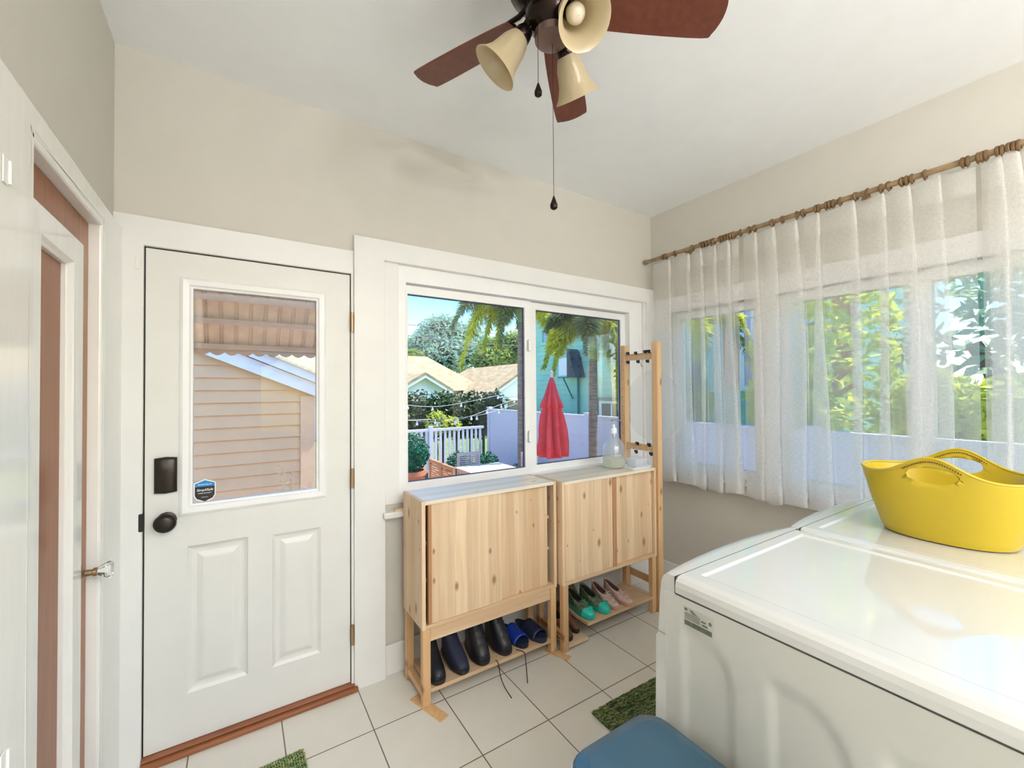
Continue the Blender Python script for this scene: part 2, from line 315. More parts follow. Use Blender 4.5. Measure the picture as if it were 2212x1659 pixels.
# ------------------------------------------------------------------ mesh builder
def wpos(o):
    v = Vector((0, 0, 0))
    while o: v += o.location; o = o.parent
    return v
class MB:
    def __init__(s): s.v = []; s.f = []; s.mi = []; s.cur = 0
    def add(s, vs, fs):
        n = len(s.v); s.v += [tuple(v) for v in vs]; s.f += [tuple(i+n for i in f) for f in fs]; s.mi += [s.cur]*len(fs); return s
    def box(s, x0, x1, y0, y1, z0, z1):
        return s.add([(x0,y0,z0),(x1,y0,z0),(x1,y1,z0),(x0,y1,z0),(x0,y0,z1),(x1,y0,z1),(x1,y1,z1),(x0,y1,z1)],
                     [(0,3,2,1),(4,5,6,7),(0,1,5,4),(1,2,6,5),(2,3,7,6),(3,0,4,7)])
    def obox(s, c, size, rot=None):
        """box with centre c, size, rotation matrix"""
        m = rot or Matrix.Identity(3); a, b_, d = [k/2 for k in size]
        vs = [Vector(c) + m @ Vector(p) for p in [(-a,-b_,-d),(a,-b_,-d),(a,b_,-d),(-a,b_,-d),(-a,-b_,d),(a,-b_,d),(a,b_,d),(-a,b_,d)]]
        return s.add(vs, [(0,3,2,1),(4,5,6,7),(0,1,5,4),(1,2,6,5),(2,3,7,6),(3,0,4,7)])
    def loft(s, rings, closed=True, cap0=False, cap1=False):
        n = len(rings[0]); vs = [p for r in rings for p in r]; fs = []
        for i in range(len(rings)-1):
            for j in range(n if closed else n-1):
                k = (j+1) % n
                fs.append((i*n+j, i*n+k, (i+1)*n+k, (i+1)*n+j))
        if cap0: fs.append(tuple(range(n))[::-1])
        if cap1: fs.append(tuple((len(rings)-1)*n+j for j in range(n)))
        return s.add(vs, fs)
    def tube(s, pts, r, n=8, cap=True):
        pts = [Vector(p) for p in pts]; rings = []
        up = None
        for i, p in enumerate(pts):
            t = (pts[min(i+1, len(pts)-1)] - pts[max(i-1, 0)]).normalized()
            if up is None: up = Vector((0,0,1)) if abs(t.z) < .9 else Vector((1,0,0))
            a = t.cross(up).normalized(); b_ = a.cross(t).normalized(); up = b_
            rr = r[i] if isinstance(r, (list, tuple)) else r
            rings.append([p + (a*math.cos(2*PI*k/n) + b_*math.sin(2*PI*k/n))*rr for k in range(n)])
        return s.loft(rings, True, cap, cap)
    def lathe(s, prof, c=(0,0,0), axis=(0,0,1), n=24, cap0=False, cap1=False):
        ax = Vector(axis).normalized(); q = Vector((0,0,1)).rotation_difference(ax); c = Vector(c)
        rings = [[c + q @ Vector((r*math.cos(2*PI*k/n), r*math.sin(2*PI*k/n), z)) for k in range(n)] for r, z in prof]
        return s.loft(rings, True, cap0, cap1)
    def prism(s, poly, fn0, fn1):
        a = [fn0(*p) for p in poly]; b_ = [fn1(*p) for p in poly]; n = len(poly)
        return s.add(a+b_, [tuple(range(n))[::-1], tuple(range(n, 2*n))] + [(i, (i+1)%n, n+(i+1)%n, n+i) for i in range(n)])
    def plate(s, us, vs_, holes, fn, d0, d1):
        """plate between depths d0 (front) and d1 with rectangular holes; fn(u,v,d)->xyz"""
        cu = sorted(set(list(us) + [h[0] for h in holes] + [h[1] for h in holes]))
        cv = sorted(set(list(vs_) + [h[2] for h in holes] + [h[3] for h in holes]))
        inside = lambda u, v: any(h[0] < u < h[1] and h[2] < v < h[3] for h in holes)
        solid = {}
        for i in range(len(cu)-1):
            for j in range(len(cv)-1):
                solid[i, j] = not inside((cu[i]+cu[i+1])/2, (cv[j]+cv[j+1])/2)
        for (i, j), ok in solid.items():
            if not ok: continue
            u0, u1, v0, v1 = cu[i], cu[i+1], cv[j], cv[j+1]
            for d in (d0, d1): s.add([fn(u0,v0,d), fn(u1,v0,d), fn(u1,v1,d), fn(u0,v1,d)], [(0,1,2,3)])
            for (di, dj, e) in ((-1,0,((u0,v0),(u0,v1))), (1,0,((u1,v0),(u1,v1))), (0,-1,((u0,v0),(u1,v0))), (0,1,((u0,v1),(u1,v1)))):
                if not solid.get((i+di, j+dj), False):
                    (a0, b0), (a1, b1) = e
                    s.add([fn(a0,b0,d0), fn(a1,b1,d0), fn(a1,b1,d1), fn(a0,b0,d1)], [(0,1,2,3)])
        return s
    def nested(s, rects, fn, cap=True):
        """stepped rectangular moulding: rects = [(u0,u1,v0,v1,d),...]"""
        rings = [[fn(u0,v0,d), fn(u1,v0,d), fn(u1,v1,d), fn(u0,v1,d)] for u0,u1,v0,v1,d in rects]
        return s.loft(rings, True, False, cap)
    def build(s, name, mats, parent=None, smooth=False, bevel=0, seg=2, weld=True, sub=0, solid=0, local=False, angle=None):
        me = bpy.data.meshes.new(name)
        off = Vector((0,0,0)) if local or not parent else wpos(parent)
        me.from_pydata([tuple(Vector(v)-off) for v in s.v], [], s.f)
        if not isinstance(mats, (list, tuple)): mats = [mats]
        for m in mats: me.materials.append(m)
        if len(mats) > 1: me.polygons.foreach_set('material_index', s.mi)
        bm = bmesh.new(); bm.from_mesh(me)
        if weld: bmesh.ops.remove_doubles(bm, verts=bm.verts, dist=1e-5)
        bmesh.ops.recalc_face_normals(bm, faces=bm.faces); bm.to_mesh(me); bm.free()
        if smooth:
            me.polygons.foreach_set('use_smooth', [True]*len(me.polygons))
            try: me.set_sharp_from_angle(angle=R_(angle or 40))
            except Exception: pass
        o = bpy.data.objects.new(name, me); C.objects.link(o)
        if parent: o.parent = parent
        if solid: md = o.modifiers.new('solid', 'SOLIDIFY'); md.thickness = solid; md.offset = 0
        if bevel: md = o.modifiers.new('bevel', 'BEVEL'); md.width = bevel; md.segments = seg; md.limit_method = 'ANGLE'; md.angle_limit = R_(35)
        if sub: md = o.modifiers.new('sub', 'SUBSURF'); md.levels = sub; md.render_levels = sub
        return o
def B(*a): return MB().box(*a)
def tag(o, label=None, cat=None, group=None, kind=None):
    if label: o['label'] = label
    if cat: o['category'] = cat
    if group: o['group'] = group
    if kind: o['kind'] = kind
    return o
def thing(name, label, cat, loc=(0,0,0), rz=0, group=None, kind=None):
    o = bpy.data.objects.new(name, None); C.objects.link(o); o.location = loc; o.rotation_euler = (0,0,rz); o.empty_display_size = 0.05
    return tag(o, label, cat, group, kind)
def copy_tree(o, parent=None):
    c = o.copy(); C.objects.link(c)
    if parent is not None: c.parent = parent
    for ch in list(o.children): copy_tree(ch, c)
    return c
def catmull(pts, k):
    out = []; n = len(pts)
    for i in range(n-1):
        p0, p1, p2, p3 = pts[max(i-1,0)], pts[i], pts[i+1], pts[min(i+2,n-1)]
        for j in range(k):
            t = j/k
            out.append(tuple(0.5*((2*b_)+(-a+c)*t+(2*a-5*b_+4*c-d)*t*t+(-a+3*b_-3*c+d)*t**3) for a, b_, c, d in zip(p0,p1,p2,p3)))
    out.append(tuple(pts[-1])); return out

# ================================================================== ROOM SHELL
ZC = 2.82; YS = -5.4; XL = -3.15; GZ = -0.64
fB = lambda u, v, d: (u, d, v)      # wall_back: u=x, v=z, depth=y (outside +)
fR = lambda u, v, d: (d, u, v)      # wall_right: u=y, depth=x
def structure(o, label): return tag(o, label, None, None, 'structure')
structure(B(XL-.02, 0.02, YS-.02, 0.02, -0.12, 0).build('floor', M['tiles']), 'cream square ceramic tile floor with dark grout')
structure(B(XL-.02, 0.02, YS-.02, 0.02, ZC, ZC+.05).build('ceiling', M['ceil']), 'flat white painted ceiling')
structure(B(XL-.3, 1.25, YS-.5, 0.25, ZC+.06, ZC+.2).build('roof', M['exterior']), 'roof slab and overhanging eave above the room')  # unseen eave, made wide to keep direct sun off the curtains
D1 = (-3.059, -2.270, -0.01, 2.042)      # door opening in wall_back
W1 = (-2.035, -0.115, 0.875, 2.135)      # window opening
structure(MB().plate((XL-.14, 0.14), (GZ, ZC+.06), [D1, W1], fB, 0.0, 0.14).build('wall_back', M['cream']), 'cream wall with the outside door and the garden window')
W2 = [(-0.83, -0.17, 0.86, 2.03), (-2.25, -0.92, 0.86, 2.03), (-3.3, -2.36, 0.86, 2.03), (-4.9, -3.6, 0.86, 2.03)]
structure(MB().plate((YS-.14, 0.0), (GZ, ZC+.06), W2, fR, 0.0, 0.14).build('wall_right', M['cream']), 'cream wall behind the sheer curtains and washer')
D2 = (-0.875, -0.275, -0.01, 2.035)
structure(MB().plate((YS-.14, 0.0), (-.1, ZC+.06), [D2], fR, XL, XL-.14).build('wall_left', M['cream']), 'cream wall at left with the brown closet door')
WS = (-2.5, -0.7, 0.75, 2.15)  # opening of an unseen window, added to let in fill light
structure(MB().plate((XL-.14, 0.0), (-.1, ZC+.06), [WS], fB, YS, YS-.14).build('wall_front', M['cream']), 'cream wall behind the viewpoint with a wide window')
w = thing('window_3', None, None, (-1.6, YS, .75)); structure(w, 'white framed window in the wall behind the viewpoint')
MB().plate((WS[0], WS[1]), (WS[2], WS[3]), [(WS[0]+.06, -1.63, WS[2]+.06, WS[3]-.06), (-1.57, WS[1]-.06, WS[2]+.06, WS[3]-.06)], fB, YS-.03, YS-.09).build('window_frame', M['vinyl'], w, bevel=.004)
B(WS[0]+.03, WS[1]-.03, YS-.062, YS-.058, WS[2]+.03, WS[3]-.03).build('pane', M['glass'], w)

# --- trims
T = M['trim']; G = M['gloss']
mb = MB().plate((XL, -2.264), (0.0, 2.158), [(D1[0], -2.2755, -.1, 2.042)], fB, -0.018, 0.0)
structure(mb.build('trim_1', T, bevel=.003), 'white flat casing around the outside door')
mb = MB().plate((-2.264, -0.002), (0.0, 2.236), [(-2.112, -0.09, -.1, 2.13)], fB, -0.030, 0.0)
mb.box(-2.085, -.11, -.012, 0, 2.128, 2.142)
structure(mb.build('trim_2', T, bevel=.003), 'wide white casing around the garden window')
mb = MB().plate((-2.112, -0.09), (0.872, 2.132), [(W1[0], W1[1], W1[2]+.0, W1[3]-.0)], fB, -0.012, 0.0)
structure(mb.build('trim_3', T, bevel=.002), 'inner white stop moulding of the garden window')
structure(B(-2.125, -0.002, -0.062, 0.0, 0.812, 0.842).build('trim_4', T, bevel=.006), 'white window stool running behind the pine cabinets')
structure(B(-2.07, -0.45, -0.055, -0.03, 0.8425, 0.852).build('trim_5', W_RAIL), 'thin bare wood strip lying on the window stool')
structure(B(-2.112, -0.002, -0.016, 0.0, 0.0, 0.155).build('baseboard_back', T, bevel=.004), 'white baseboard under the garden window')
structure(B(-0.016, 0.0, YS, -0.002, 0.0, 0.155).build('baseboard_right', T, bevel=.004), 'white baseboard along the curtain wall')
mb = MB().plate((-5.1, -0.001), (0.86-.09, 2.145), [(h[0]-.0, h[1]+.0, h[2]-.0, h[3]+.0) for h in W2], fR, -0.016, 0.0)
structure(mb.build('trim_6', T, bevel=.003), 'white casing around the curtained windows')
structure(B(-0.045, -.016, YS+.02, -0.03, 0.835, 0.858).build('trim_7', T, bevel=.004), 'white window sill under the sheer curtains')
# left wall casing: thick rounded moulding around closet door
mb = MB().plate((-1.6, -0.002), (0.0, 2.095), [(D2[0], D2[1], -.1, D2[3])], fR, XL+.028, XL)
structure(mb.build('trim_8', G, bevel=.006, seg=3), 'glossy white casing around the brown closet door')
mb = MB()
for (y0, y1, z0, z1) in ((D2[0]-.0, D2[0]+.022, 0, D2[3]), (D2[1]-.022, D2[1], 0, D2[3]), (D2[0], D2[1], D2[3]-.022, D2[3])):
    mb.box(XL-.10, XL+.0279, y0, y1, z0, z1)
structure(mb.build('trim_9', G, bevel=.008, seg=3), 'glossy white jamb inside the closet doorway')
structure(B(XL, XL+.016, YS, -1.6, 0, .155).build('baseboard_left', T, bevel=.004), 'white baseboard along the left wall')
h = thing('painted_hinge', 'small hinge leaf painted over white on the left casing, above eye level', 'hinge', (XL+.03, -1.0, 1.86))
B(XL+.0285, XL+.031, -1.012, -.99, 1.862, 1.915).build('hinge_leaf', G, h, bevel=.0015)
MB().tube([(XL+.031, -.987, 1.866), (XL+.031, -.987, 1.911)], .0035, 10).build('hinge_pin', G, h, smooth=True)
h2 = copy_tree(h); h2.location.z = 0.72; h2['label'] = 'small hinge leaf painted over white on the left casing, near the picture\'s bottom corner'
h['group'] = h2['group'] = 'painted hinge leaves on the left casing'
h2.location.y = -.985

# ================================================================== DOOR 1 (outside door)
d = thing('door_1', None, None, (-2.666, 0.0, 0.03)); structure(d, 'white outside door with a glass upper light and two raised panels')
x0, x1, z0, z1 = -3.054, -2.279, 0.032, 2.037
gh = (-2.915, -2.408, 0.985, 1.905)
p1 = (-2.917, -2.708, 0.227, 0.823); p2 = (-2.612, -2.414, 0.222, 0.815)
mb = MB().plate((x0, x1), (z0, z1), [gh, p1, p2], fB, -0.004, 0.036)
for p in (p1, p2):
    a, b_, c, e = p; k = [0, .012, .022, .03, .05, .058]
    dd = [-.004, .004, .006, .006, -.002, -.003]
    mb.nested([(a+t, b_-t, c+t, e-t, q) for t, q in zip(k, dd)], fB)
    mb.add([fB(a,c,.036), fB(b_,c,.036), fB(b_,e,.036), fB(a,e,.036)], [(0,1,2,3)])
mb.build('door_slab', M['door'], d, bevel=.0015)
mb = MB(); a, b_, c, e = -2.945, -2.389, 0.955, 1.935
mb.nested([(a, b_, c, e, -.004), (a, b_, c, e, -.010), (a+.010, b_-.010, c+.010, e-.010, -.016), (a+.030, b_-.030, c+.030, e-.030, -.014), (a+.036, b_-.036, c+.036, e-.036, -.008), (a+.043, b_-.043, c+.043, e-.043, -.006), (a+.044, b_-.044, c+.044, e-.044, .016)], fB, cap=False)
mb.build('glass_frame', M['vinyl'], d)
B(-2.91, -2.412, .016, .020, .99, 1.90).build('pane', M['glass'], d)
mb = MB()
mb.box(D1[0]-.001, x0, .002, .03, 0, D1[3]); mb.box(x1, D1[1]+.022, .002, .03, 0, D1[3]); mb.box(D1[0], D1[1]+.02, .002, .03, z1, D1[3]+.001)
mb.build('weatherstrip', M['black'], d)  # black fill standing in for the shade in the gap around the door
# keypad deadbolt
k = MB(); cx, cz = -2.988, 1.127
rings = []
for t, (hw, hh, yy) in enumerate([(.036, .069, -.004), (.036, .069, -.016), (.033, .066, -.022), (.024, .060, -.026), (.0, .0, -.027)]):
    rings.append([(cx + hw*sx, yy, cz + hh*sz + (.004 if sz > 0 else -.004)*(1-abs(sx))) for sx, sz in ((-1,-1),(-.5,-1),(0,-1),(.5,-1),(1,-1),(1,0),(1,1),(.5,1),(0,1),(-.5,1),(-1,1),(-1,0))])
k.loft(rings, True, True, False)
tag(k.build('deadbolt', M['bronze'], d, smooth=True, angle=50), 'dark bronze rectangular deadbolt cover')
kb = MB().lathe([(.033, 0), (.033, .006), (.018, .010), (.014, .03), (.026, .036), (.035, .045), (.037, .055), (.033, .066), (.018, .072), (0.001, .073)], (-2.985, -.004, .945), (0, -1, 0), 28, True)
tag(kb.build('door_knob', M['bronze'], d, smooth=True, angle=60), 'dark bronze round door knob')
tag(B(-3.070, -3.056, -.022, .0, .915, .985).build('strike_plate', M['black'], d, bevel=.004), 'black strike plate at the lock edge')
tag(B(-3.083, -3.066, -.0225, -.0185, 1.945, 1.99).build('latch_plate', T, d, bevel=.001), 'small plate painted over white')
for z in (1.80, 1.032, .27):
    hb = MB().tube([(-2.273, -.026, z-.048), (-2.273, -.026, z+.048)], .0075, 10)
    o = hb.build('hinge', M['brass'], d, smooth=True); o['label'] = 'brass hinge barrel'
tag(MB().box(D1[0], D1[1]+.02, -.05, .10, 0.0, .02).box(D1[0], D1[1]+.02, -.03, .10, .02, .03).build('door_sill', W_SILL, d, bevel=.004), 'reddish brown wooden threshold')
# security sticker (on inside of glass)
st = MB(); cx, cz = -2.862, 1.043
shield = [(-.036, .032), (0, .047), (.036, .032), (.036, -.020), (.028, -.034), (0, -.048), (-.028, -.034), (-.036, -.020)]
st.prism(shield, lambda x, z: (cx+x*1.05, .0152, cz+z*1.05), lambda x, z: (cx+x*1.05, .0158, cz+z*1.05))
sticker = st.build('sticker', M['swhite'], d); sticker['label'] = 'shield-shaped security sticker, blue over black, with white edge'
MB().prism([(-.034,.031),(0,.044),(.034,.031),(.034,.018),(-.034,.018)], lambda x, z: (cx+x, .0146, cz+z), lambda x, z: (cx+x, .0151, cz+z)).build('sticker_band', M['sblue'], sticker)
MB().prism([(-.034,.018),(.034,.018),(.034,-.019),(.027,-.032),(0,-.045),(-.027,-.032),(-.034,-.019)], lambda x, z: (cx+x, .0146, cz+z), lambda x, z: (cx+x, .0151, cz+z)).build('sticker_field', M['sblack'], sticker)
def text_mesh(name, body, size, loc, rot, m, parent, shear=0.0, ext=0.0002, sx=1.0):
    cu = bpy.data.curves.new(name, 'FONT'); cu.body = body; cu.size = size; cu.align_x = 'CENTER'; cu.align_y = 'CENTER'; cu.extrude = ext; cu.shear = shear; cu.offset = size*0.01
    tmp = bpy.data.objects.new(name+'_tmp', cu); C.objects.link(tmp)
    dg = bpy.context.evaluated_depsgraph_get(); dg.update()
    me = bpy.data.meshes.new_from_object(tmp.evaluated_get(dg)); bpy.data.objects.remove(tmp)
    me.materials.clear(); me.materials.append(m)
    o = bpy.data.objects.new(name, me); C.objects.link(o); o.parent = parent
    o.location = Vector(loc) - wpos(parent); o.rotation_euler = rot; o.scale = (sx, 1, 1); return o
for body, sz, dz, m_, sh in (('PROTECTED BY', .0068, .0262, M['swhite'], 0), ('SimpliSafe', .0142, .0035, M['swhite'], .25), ('HOME SECURITY', .0062, -.0100, M['swhite'], 0), ('simplisafe.com', .0042, -.0265, M['swhite'], 0)):
    text_mesh('lettering', body, sz, (cx, .0144, cz+dz), (PI/2, 0, 0), m_, sticker, sh)

# ================================================================== WINDOW 1 (garden slider)
w = thing('window_1', None, None, (-1.07, 0.0, 0.84)); structure(w, 'white vinyl two-pane sliding window looking on the garden')
gl = (-1.978, -1.213, 0.968, 1.983); gr = (-1.098, -0.300, 0.968, 1.987)
mb = MB().plate((W1[0], W1[1]), (W1[2], W1[3]), [(W1[0]+.045, W1[1]-.14, W1[2]+.05, W1[3]-.095)], fB, 0.0, 0.10)
mb.build('window_frame', M['vinyl'], w, bevel=.003)
MB().plate((-2.005, -1.165), (.915, 2.03), [gl], fB, 0.012, 0.045).build('sash', M['vinyl'], w, bevel=.003)
MB().plate((-1.150, -0.245), (.915, 2.035), [gr], fB, 0.047, 0.080).build('sash', M['vinyl'], w, bevel=.003)
mb = MB().plate((gl[0]-.002, gl[1]+.002), (gl[2]-.002, gl[3]+.002), [(gl[0]+.003, gl[1]-.006, gl[2]+.004, gl[3]-.005)], fB, 0.026, 0.034)
mb.plate((gr[0]-.002, gr[1]+.002), (gr[2]-.002, gr[3]+.002), [(gr[0]+.003, gr[1]-.004, gr[2]+.004, gr[3]-.005)], fB, 0.060, 0.068)
mb.build('glazing_seal', mat('dark_blue_gasket', (0.03, 0.045, 0.12), .5), w)  # gasket colour also stands for the shadow line around the panes
B(gl[0]-.005, gl[1]+.005, .036, .040, gl[2]-.005, gl[3]+.005).build('pane', M['glass'], w)
B(gr[0]-.005, gr[1]+.005, .070, .074, gr[2]-.005, gr[3]+.005).build('pane', M['glass'], w)
for z in (1.745, 1.165):
    mb = MB(); mb.obox((-1.188, -.001, z), (.022, .026, .075)); mb.build('latch', M['vinyl'], w, bevel=.008, seg=3)

# WINDOW 2 (behind the curtains)
w = thing('window_2', None, None, (0.0, -1.3, 0.86)); structure(w, 'white framed windows behind the sheer curtains')
for i, h in enumerate(W2):
    a, b_, c, e = h
    if i == 0: holes = [(a+.06, b_-.06, c+.06, e-.06)]
    elif i == 1: holes = [(a+.05, -1.60, c+.06, e-.06), (-1.52, b_-.05, c+.06, e-.06)]
    else: holes = [(a+.05, b_-.05, c+.06, e-.06)]
    MB().plate((a, b_), (c, e), holes, fR, 0.03, 0.10).build('window_frame', M['vinyl'], w, bevel=.003)
    B(.06, .064, a+.03, b_-.03, c+.03, e-.03).build('pane', M['glass'], w)

# ================================================================== DOOR 2 (brown closet door)
d = thing('door_2', None, None, (XL, -0.575, 0.0)); structure(d, 'brown stained closet door with white moulding and glass knob')
sx = XL - .006
mb = MB().plate((D2[0]+.024, D2[1]-.024), (0.008, D2[3]-.024), [(-.72, -.445, .35, 1.86)], fR, sx, sx-.035)
mb.build('door_slab', W_BROWN, d)
mb = MB().plate((-.785, -.40), (.26, 1.915), [(-.735, -.475, .34, 1.845)], fR, sx+.012, sx-.002)
mb.nested([(-.735, -.475, .34, 1.845, sx+.012), (-.728, -.482, .347, 1.838, sx+.002), (-.722, -.488, .352, 1.832, sx-.004), (-.722, -.488, .352, 1.832, sx-.02)], fR, cap=False)
mb.build('panel_moulding', G, d, bevel=.002)
B(sx-.03, sx-.016, -.73, -.48, .34, 1.85).build('door_panel', W_BROWN, d)
kn = MB().lathe([(.021, 0), (.022, .003), (.016, .006), (.010, .010), (.009, .026), (.013, .028), (.013, .036), (.010, .038)], (sx, -.348, .893), (1, 0, 0), 20, True, True)
rose = kn.build('knob_rosette', mat('aged_brass_knob', (.35, .24, .13), .35, .8), d, smooth=True)
kn = MB().lathe([(.008, .037), (.013, .040), (.024, .058), (.027, .066), (.024, .073), (.001, .076)], (sx, -.348, .893), (1, 0, 0), 8, True)
tag(kn.build('door_knob', M['clearglass'], d), 'faceted clear glass door knob')

# ================================================================== CEILING FAN
FC = (-1.96, -1.219)
f = thing('ceiling_fan', 'dark bronze five-blade ceiling fan with reddish brown blades and three cream glass shades', 'ceiling fan', (FC[0], FC[1], ZC))
hp = [(.085, 2.82), (.09, 2.80), (.128, 2.785), (.138, 2.75), (.138, 2.70), (.128, 2.665), (.10, 2.645), (.075, 2.635), (.072, 2.60), (.078, 2.59), (.075, 2.56), (.05, 2.535), (.045, 2.53)]
MB().lathe([(r, z) for r, z in hp], (FC[0], FC[1], 0), n=40, cap0=True, cap1=True).build('motor_housing', M['fanmetal'], f, smooth=True)
MB().lathe([(.040, 2.535), (.052, 2.525), (.050, 2.505), (.030, 2.495), (.001, 2.493)], (FC[0], FC[1], 0), n=30, cap0=True).build('light_kit_cap', M['fanpink'], f, smooth=True)
for i in range(5):
    az = R_(42.3 + 72*i); rot = Matrix.Rotation(az, 3, 'Z'); tilt = Matrix.Rotation(R_(-11), 3, 'X')
    br_ = MB()
    P = lambda x, y, z: Vector((FC[0], FC[1], 2.600)) + rot @ (tilt @ Vector((x, y, z)))
    for s in (-1, 1):
        br_.tube([P(.07, s*.012, .03), P(.10, s*.02, .012), P(.14, s*.032, .002), (P(.185, s*.035, .002))], [.008, .008, .007, .005], 8)
    br_.add([P(.12, -.03, -.001), P(.20, -.036, -.001), P(.215, 0, -.001), P(.20, .036, -.001), P(.12, .03, -.001), P(.12, -.03, .005), P(.20, -.036, .005), P(.215, 0, .005), P(.20, .036, .005), P(.12, .03, .005)],
            [(4,3,2,1,0), (5,6,7,8,9), (0,1,6,5), (1,2,7,6), (2,3,8,7), (3,4,9,8), (4,0,5,9)])
    bk = br_.build('blade_bracket', M['fanmetal'], f, smooth=True)
    pts = []
    L0, L1 = .125, .527
    prof = [(L0, -.040), (L0+.02, -.050), (.30, -.060), (L1-.035, -.064), (L1-.008, -.050), (L1+.003, 0), (L1-.008, .050), (L1-.035, .064), (.30, .060), (L0+.02, .050), (L0, .040)]
    prof = catmull(prof, 3)
    bl = MB(); bl.prism(prof, lambda x, y: P(x, y, -.006), lambda x, y: P(x, y, -.0005)); bl.build('blade', M['blade'], f, bevel=.0012)
for az_d, up in ((22, 0), (142, 0), (262, 0)):
    az = R_(az_d); dx, dy = math.cos(az), math.sin(az)
    o0 = Vector((FC[0], FC[1], 2.545)); out_ = Vector((dx, dy, 0)); ax = (out_*.66 + Vector((0, 0, -.75))).normalized()
    n0 = o0 + out_*.078 + Vector((0, 0, -.006))
    arm = MB().tube([o0+out_*.035, o0+out_*.06+Vector((0, 0, .006)), n0], .010, 10).lathe([(.012, -.012), (.020, -.008), (.026, .006), (.029, .022), (.027, .028)], n0, ax, 20, True, True)
    arm.build('lamp_arm', M['fanmetal'], f, smooth=True)
    prof = [(.024, .022), (.030, .032), (.037, .052), (.041, .075), (.045, .095), (.054, .115), (.064, .128), (.066, .131), (.063, .130), (.052, .115), (.042, .095), (.038, .075), (.034, .052), (.027, .034), (.020, .026)]
    prof = [(a*1.12, .02+(b_-.02)*1.1) for a, b_ in prof]
    sh = MB().lathe(prof, n0, ax, 36).build('lamp_shade', M['shade'], f, smooth=True, angle=60)
    sh['label'] = 'cream alabaster glass bell shade'
    MB().lathe([(.010, .028), (.013, .04), (.020, .055), (.0255, .072), (.024, .088), (.014, .098), (.001, .101)], n0, ax, 20, True).build('bulb', M['bulb'], sh, smooth=True)
for (cx, cy, z0, z1) in ((FC[0]-.060, FC[1]-.012, 2.56, 2.345), (FC[0]+.002, FC[1]-.002, 2.495, 2.035)):
    mb = MB(); z = z0
    mb.tube([(cx, cy, z0), (cx, cy, z1)], .0007, 5)
    while z > z1: mb.lathe([(.0001, .0014), (.0013, 0), (.0001, -.0014)], (cx, cy, z), n=6); z -= .0036
    ch = mb.build('pull_chain', M['fanmetal'], f, smooth=True)
    MB().lathe([(.001, .022), (.003, .018), (.008, .004), (.0115, -.006), (.0105, -.015), (.006, -.019), (.001, -.020)], (cx, cy, z1-.02), n=16).build('pull_pendant', M['fanmetal'], ch, smooth=True)

# unseen uplighters added behind the viewpoint to brighten the room (each lamp carries its own light in its bowl)
for i, (lx, ly) in enumerate(((-2.5, -4.3), (-1.35, -4.5))):
    t = thing('floor_lamp', ['white uplighter floor lamp behind the viewpoint, nearer the left wall', 'white uplighter floor lamp behind the viewpoint, by the curtains'][i], 'floor lamp', (lx, ly, 0), group='uplighter floor lamps')
    MB().lathe([(.14, 0), (.14, .015), (.03, .03), (.012, .05)], (lx, ly, 0), n=28, cap0=True).build('base', M['vinyl'], t, smooth=True)
    MB().tube([(lx, ly, .04), (lx, ly, 1.80)], .011, 12).build('pole', M['vinyl'], t, smooth=True)
    MB().lathe([(.02, 1.79), (.10, 1.81), (.19, 1.86), (.235, 1.93), (.23, 1.93), (.185, 1.87), (.10, 1.825), (.001, 1.82)], (lx, ly, 0), n=36, cap0=True).build('lamp_bowl', M['vinyl'], t, smooth=True)
    ld = bpy.data.lights.new('bowl_light', 'AREA'); ld.shape = 'DISK'; ld.size = .45; ld.energy = FILL_LAMP_W; ld.color = (1.0, .985, .965)
    lo = bpy.data.objects.new('bowl_light', ld); C.objects.link(lo); lo.parent = t; lo.location = (0, 0, 1.925); lo.rotation_euler = (PI, 0, 0)

# ================================================================== CURTAIN ROD + SHEERS
RZ = 2.443; RX = -.09
r = thing('curtain_rod', 'antique brass curtain rod carrying a row of rings above the sheer curtains', 'curtain rod', (RX, -1.3, RZ))
MB().tube([(RX, -.05, RZ), (RX, -2.0, RZ), (RX, -2.75, RZ)], .0135, 16).build('rod', M['rod'], r, smooth=True)
MB().lathe([(.012, 0), (.016, .003), (.012, .008), (.018, .016), (.020, .026), (.014, .036), (.001, .040)], (RX, -.05, RZ), (0, 1, 0), 16, True).build('finial', M['rod'], r, smooth=True)
for yb in (-.34, -1.37, -2.3):
    MB().tube([(RX, yb, RZ), (RX+.03, yb, RZ+.0), (0, yb, RZ)], .005, 8).lathe([(.02, 0), (.02, .006)], (-.006, yb, RZ), (1, 0, 0), 16, True, True).build('bracket', M['rod'], r, smooth=True)
ringy = [-0.181,-0.206,-0.285,-0.422,-0.489,-0.51,-0.533,-0.563,-0.583,-0.628,-0.647,-0.666,-0.684,-0.703,-0.718,-0.762,-0.814,-0.848,-0.949,-1.005,-1.081,-1.113,-1.174,-1.188,-1.224,-1.241,-1.256,-1.287,-1.353,-1.402,-1.455,-1.485,-1.533,-1.55,-1.569,-1.614,-1.736,-1.75,-1.781,-1.793,-1.804,-1.836,-1.848,-1.868,-1.88,-1.893,-1.94,-1.99,-2.06]
rg = MB()
N1, N2 = 20, 8
rings = [[((.0185+.0042*math.cos(2*PI*j/N2))*math.cos(2*PI*i/N1), .0065*math.sin(2*PI*j/N2), (.0185+.0042*math.cos(2*PI*j/N2))*math.sin(2*PI*i/N1)) for j in range(N2)] for i in range(N1+1)]
rg.loft(rings); rg.lathe([(.002, 0), (.004, -.002), (.004, -.006), (.001, -.008)], (0, 0, -.020), n=8)
ring0 = rg.build('curtain_ring', M['ring'], r, smooth=True, local=True)
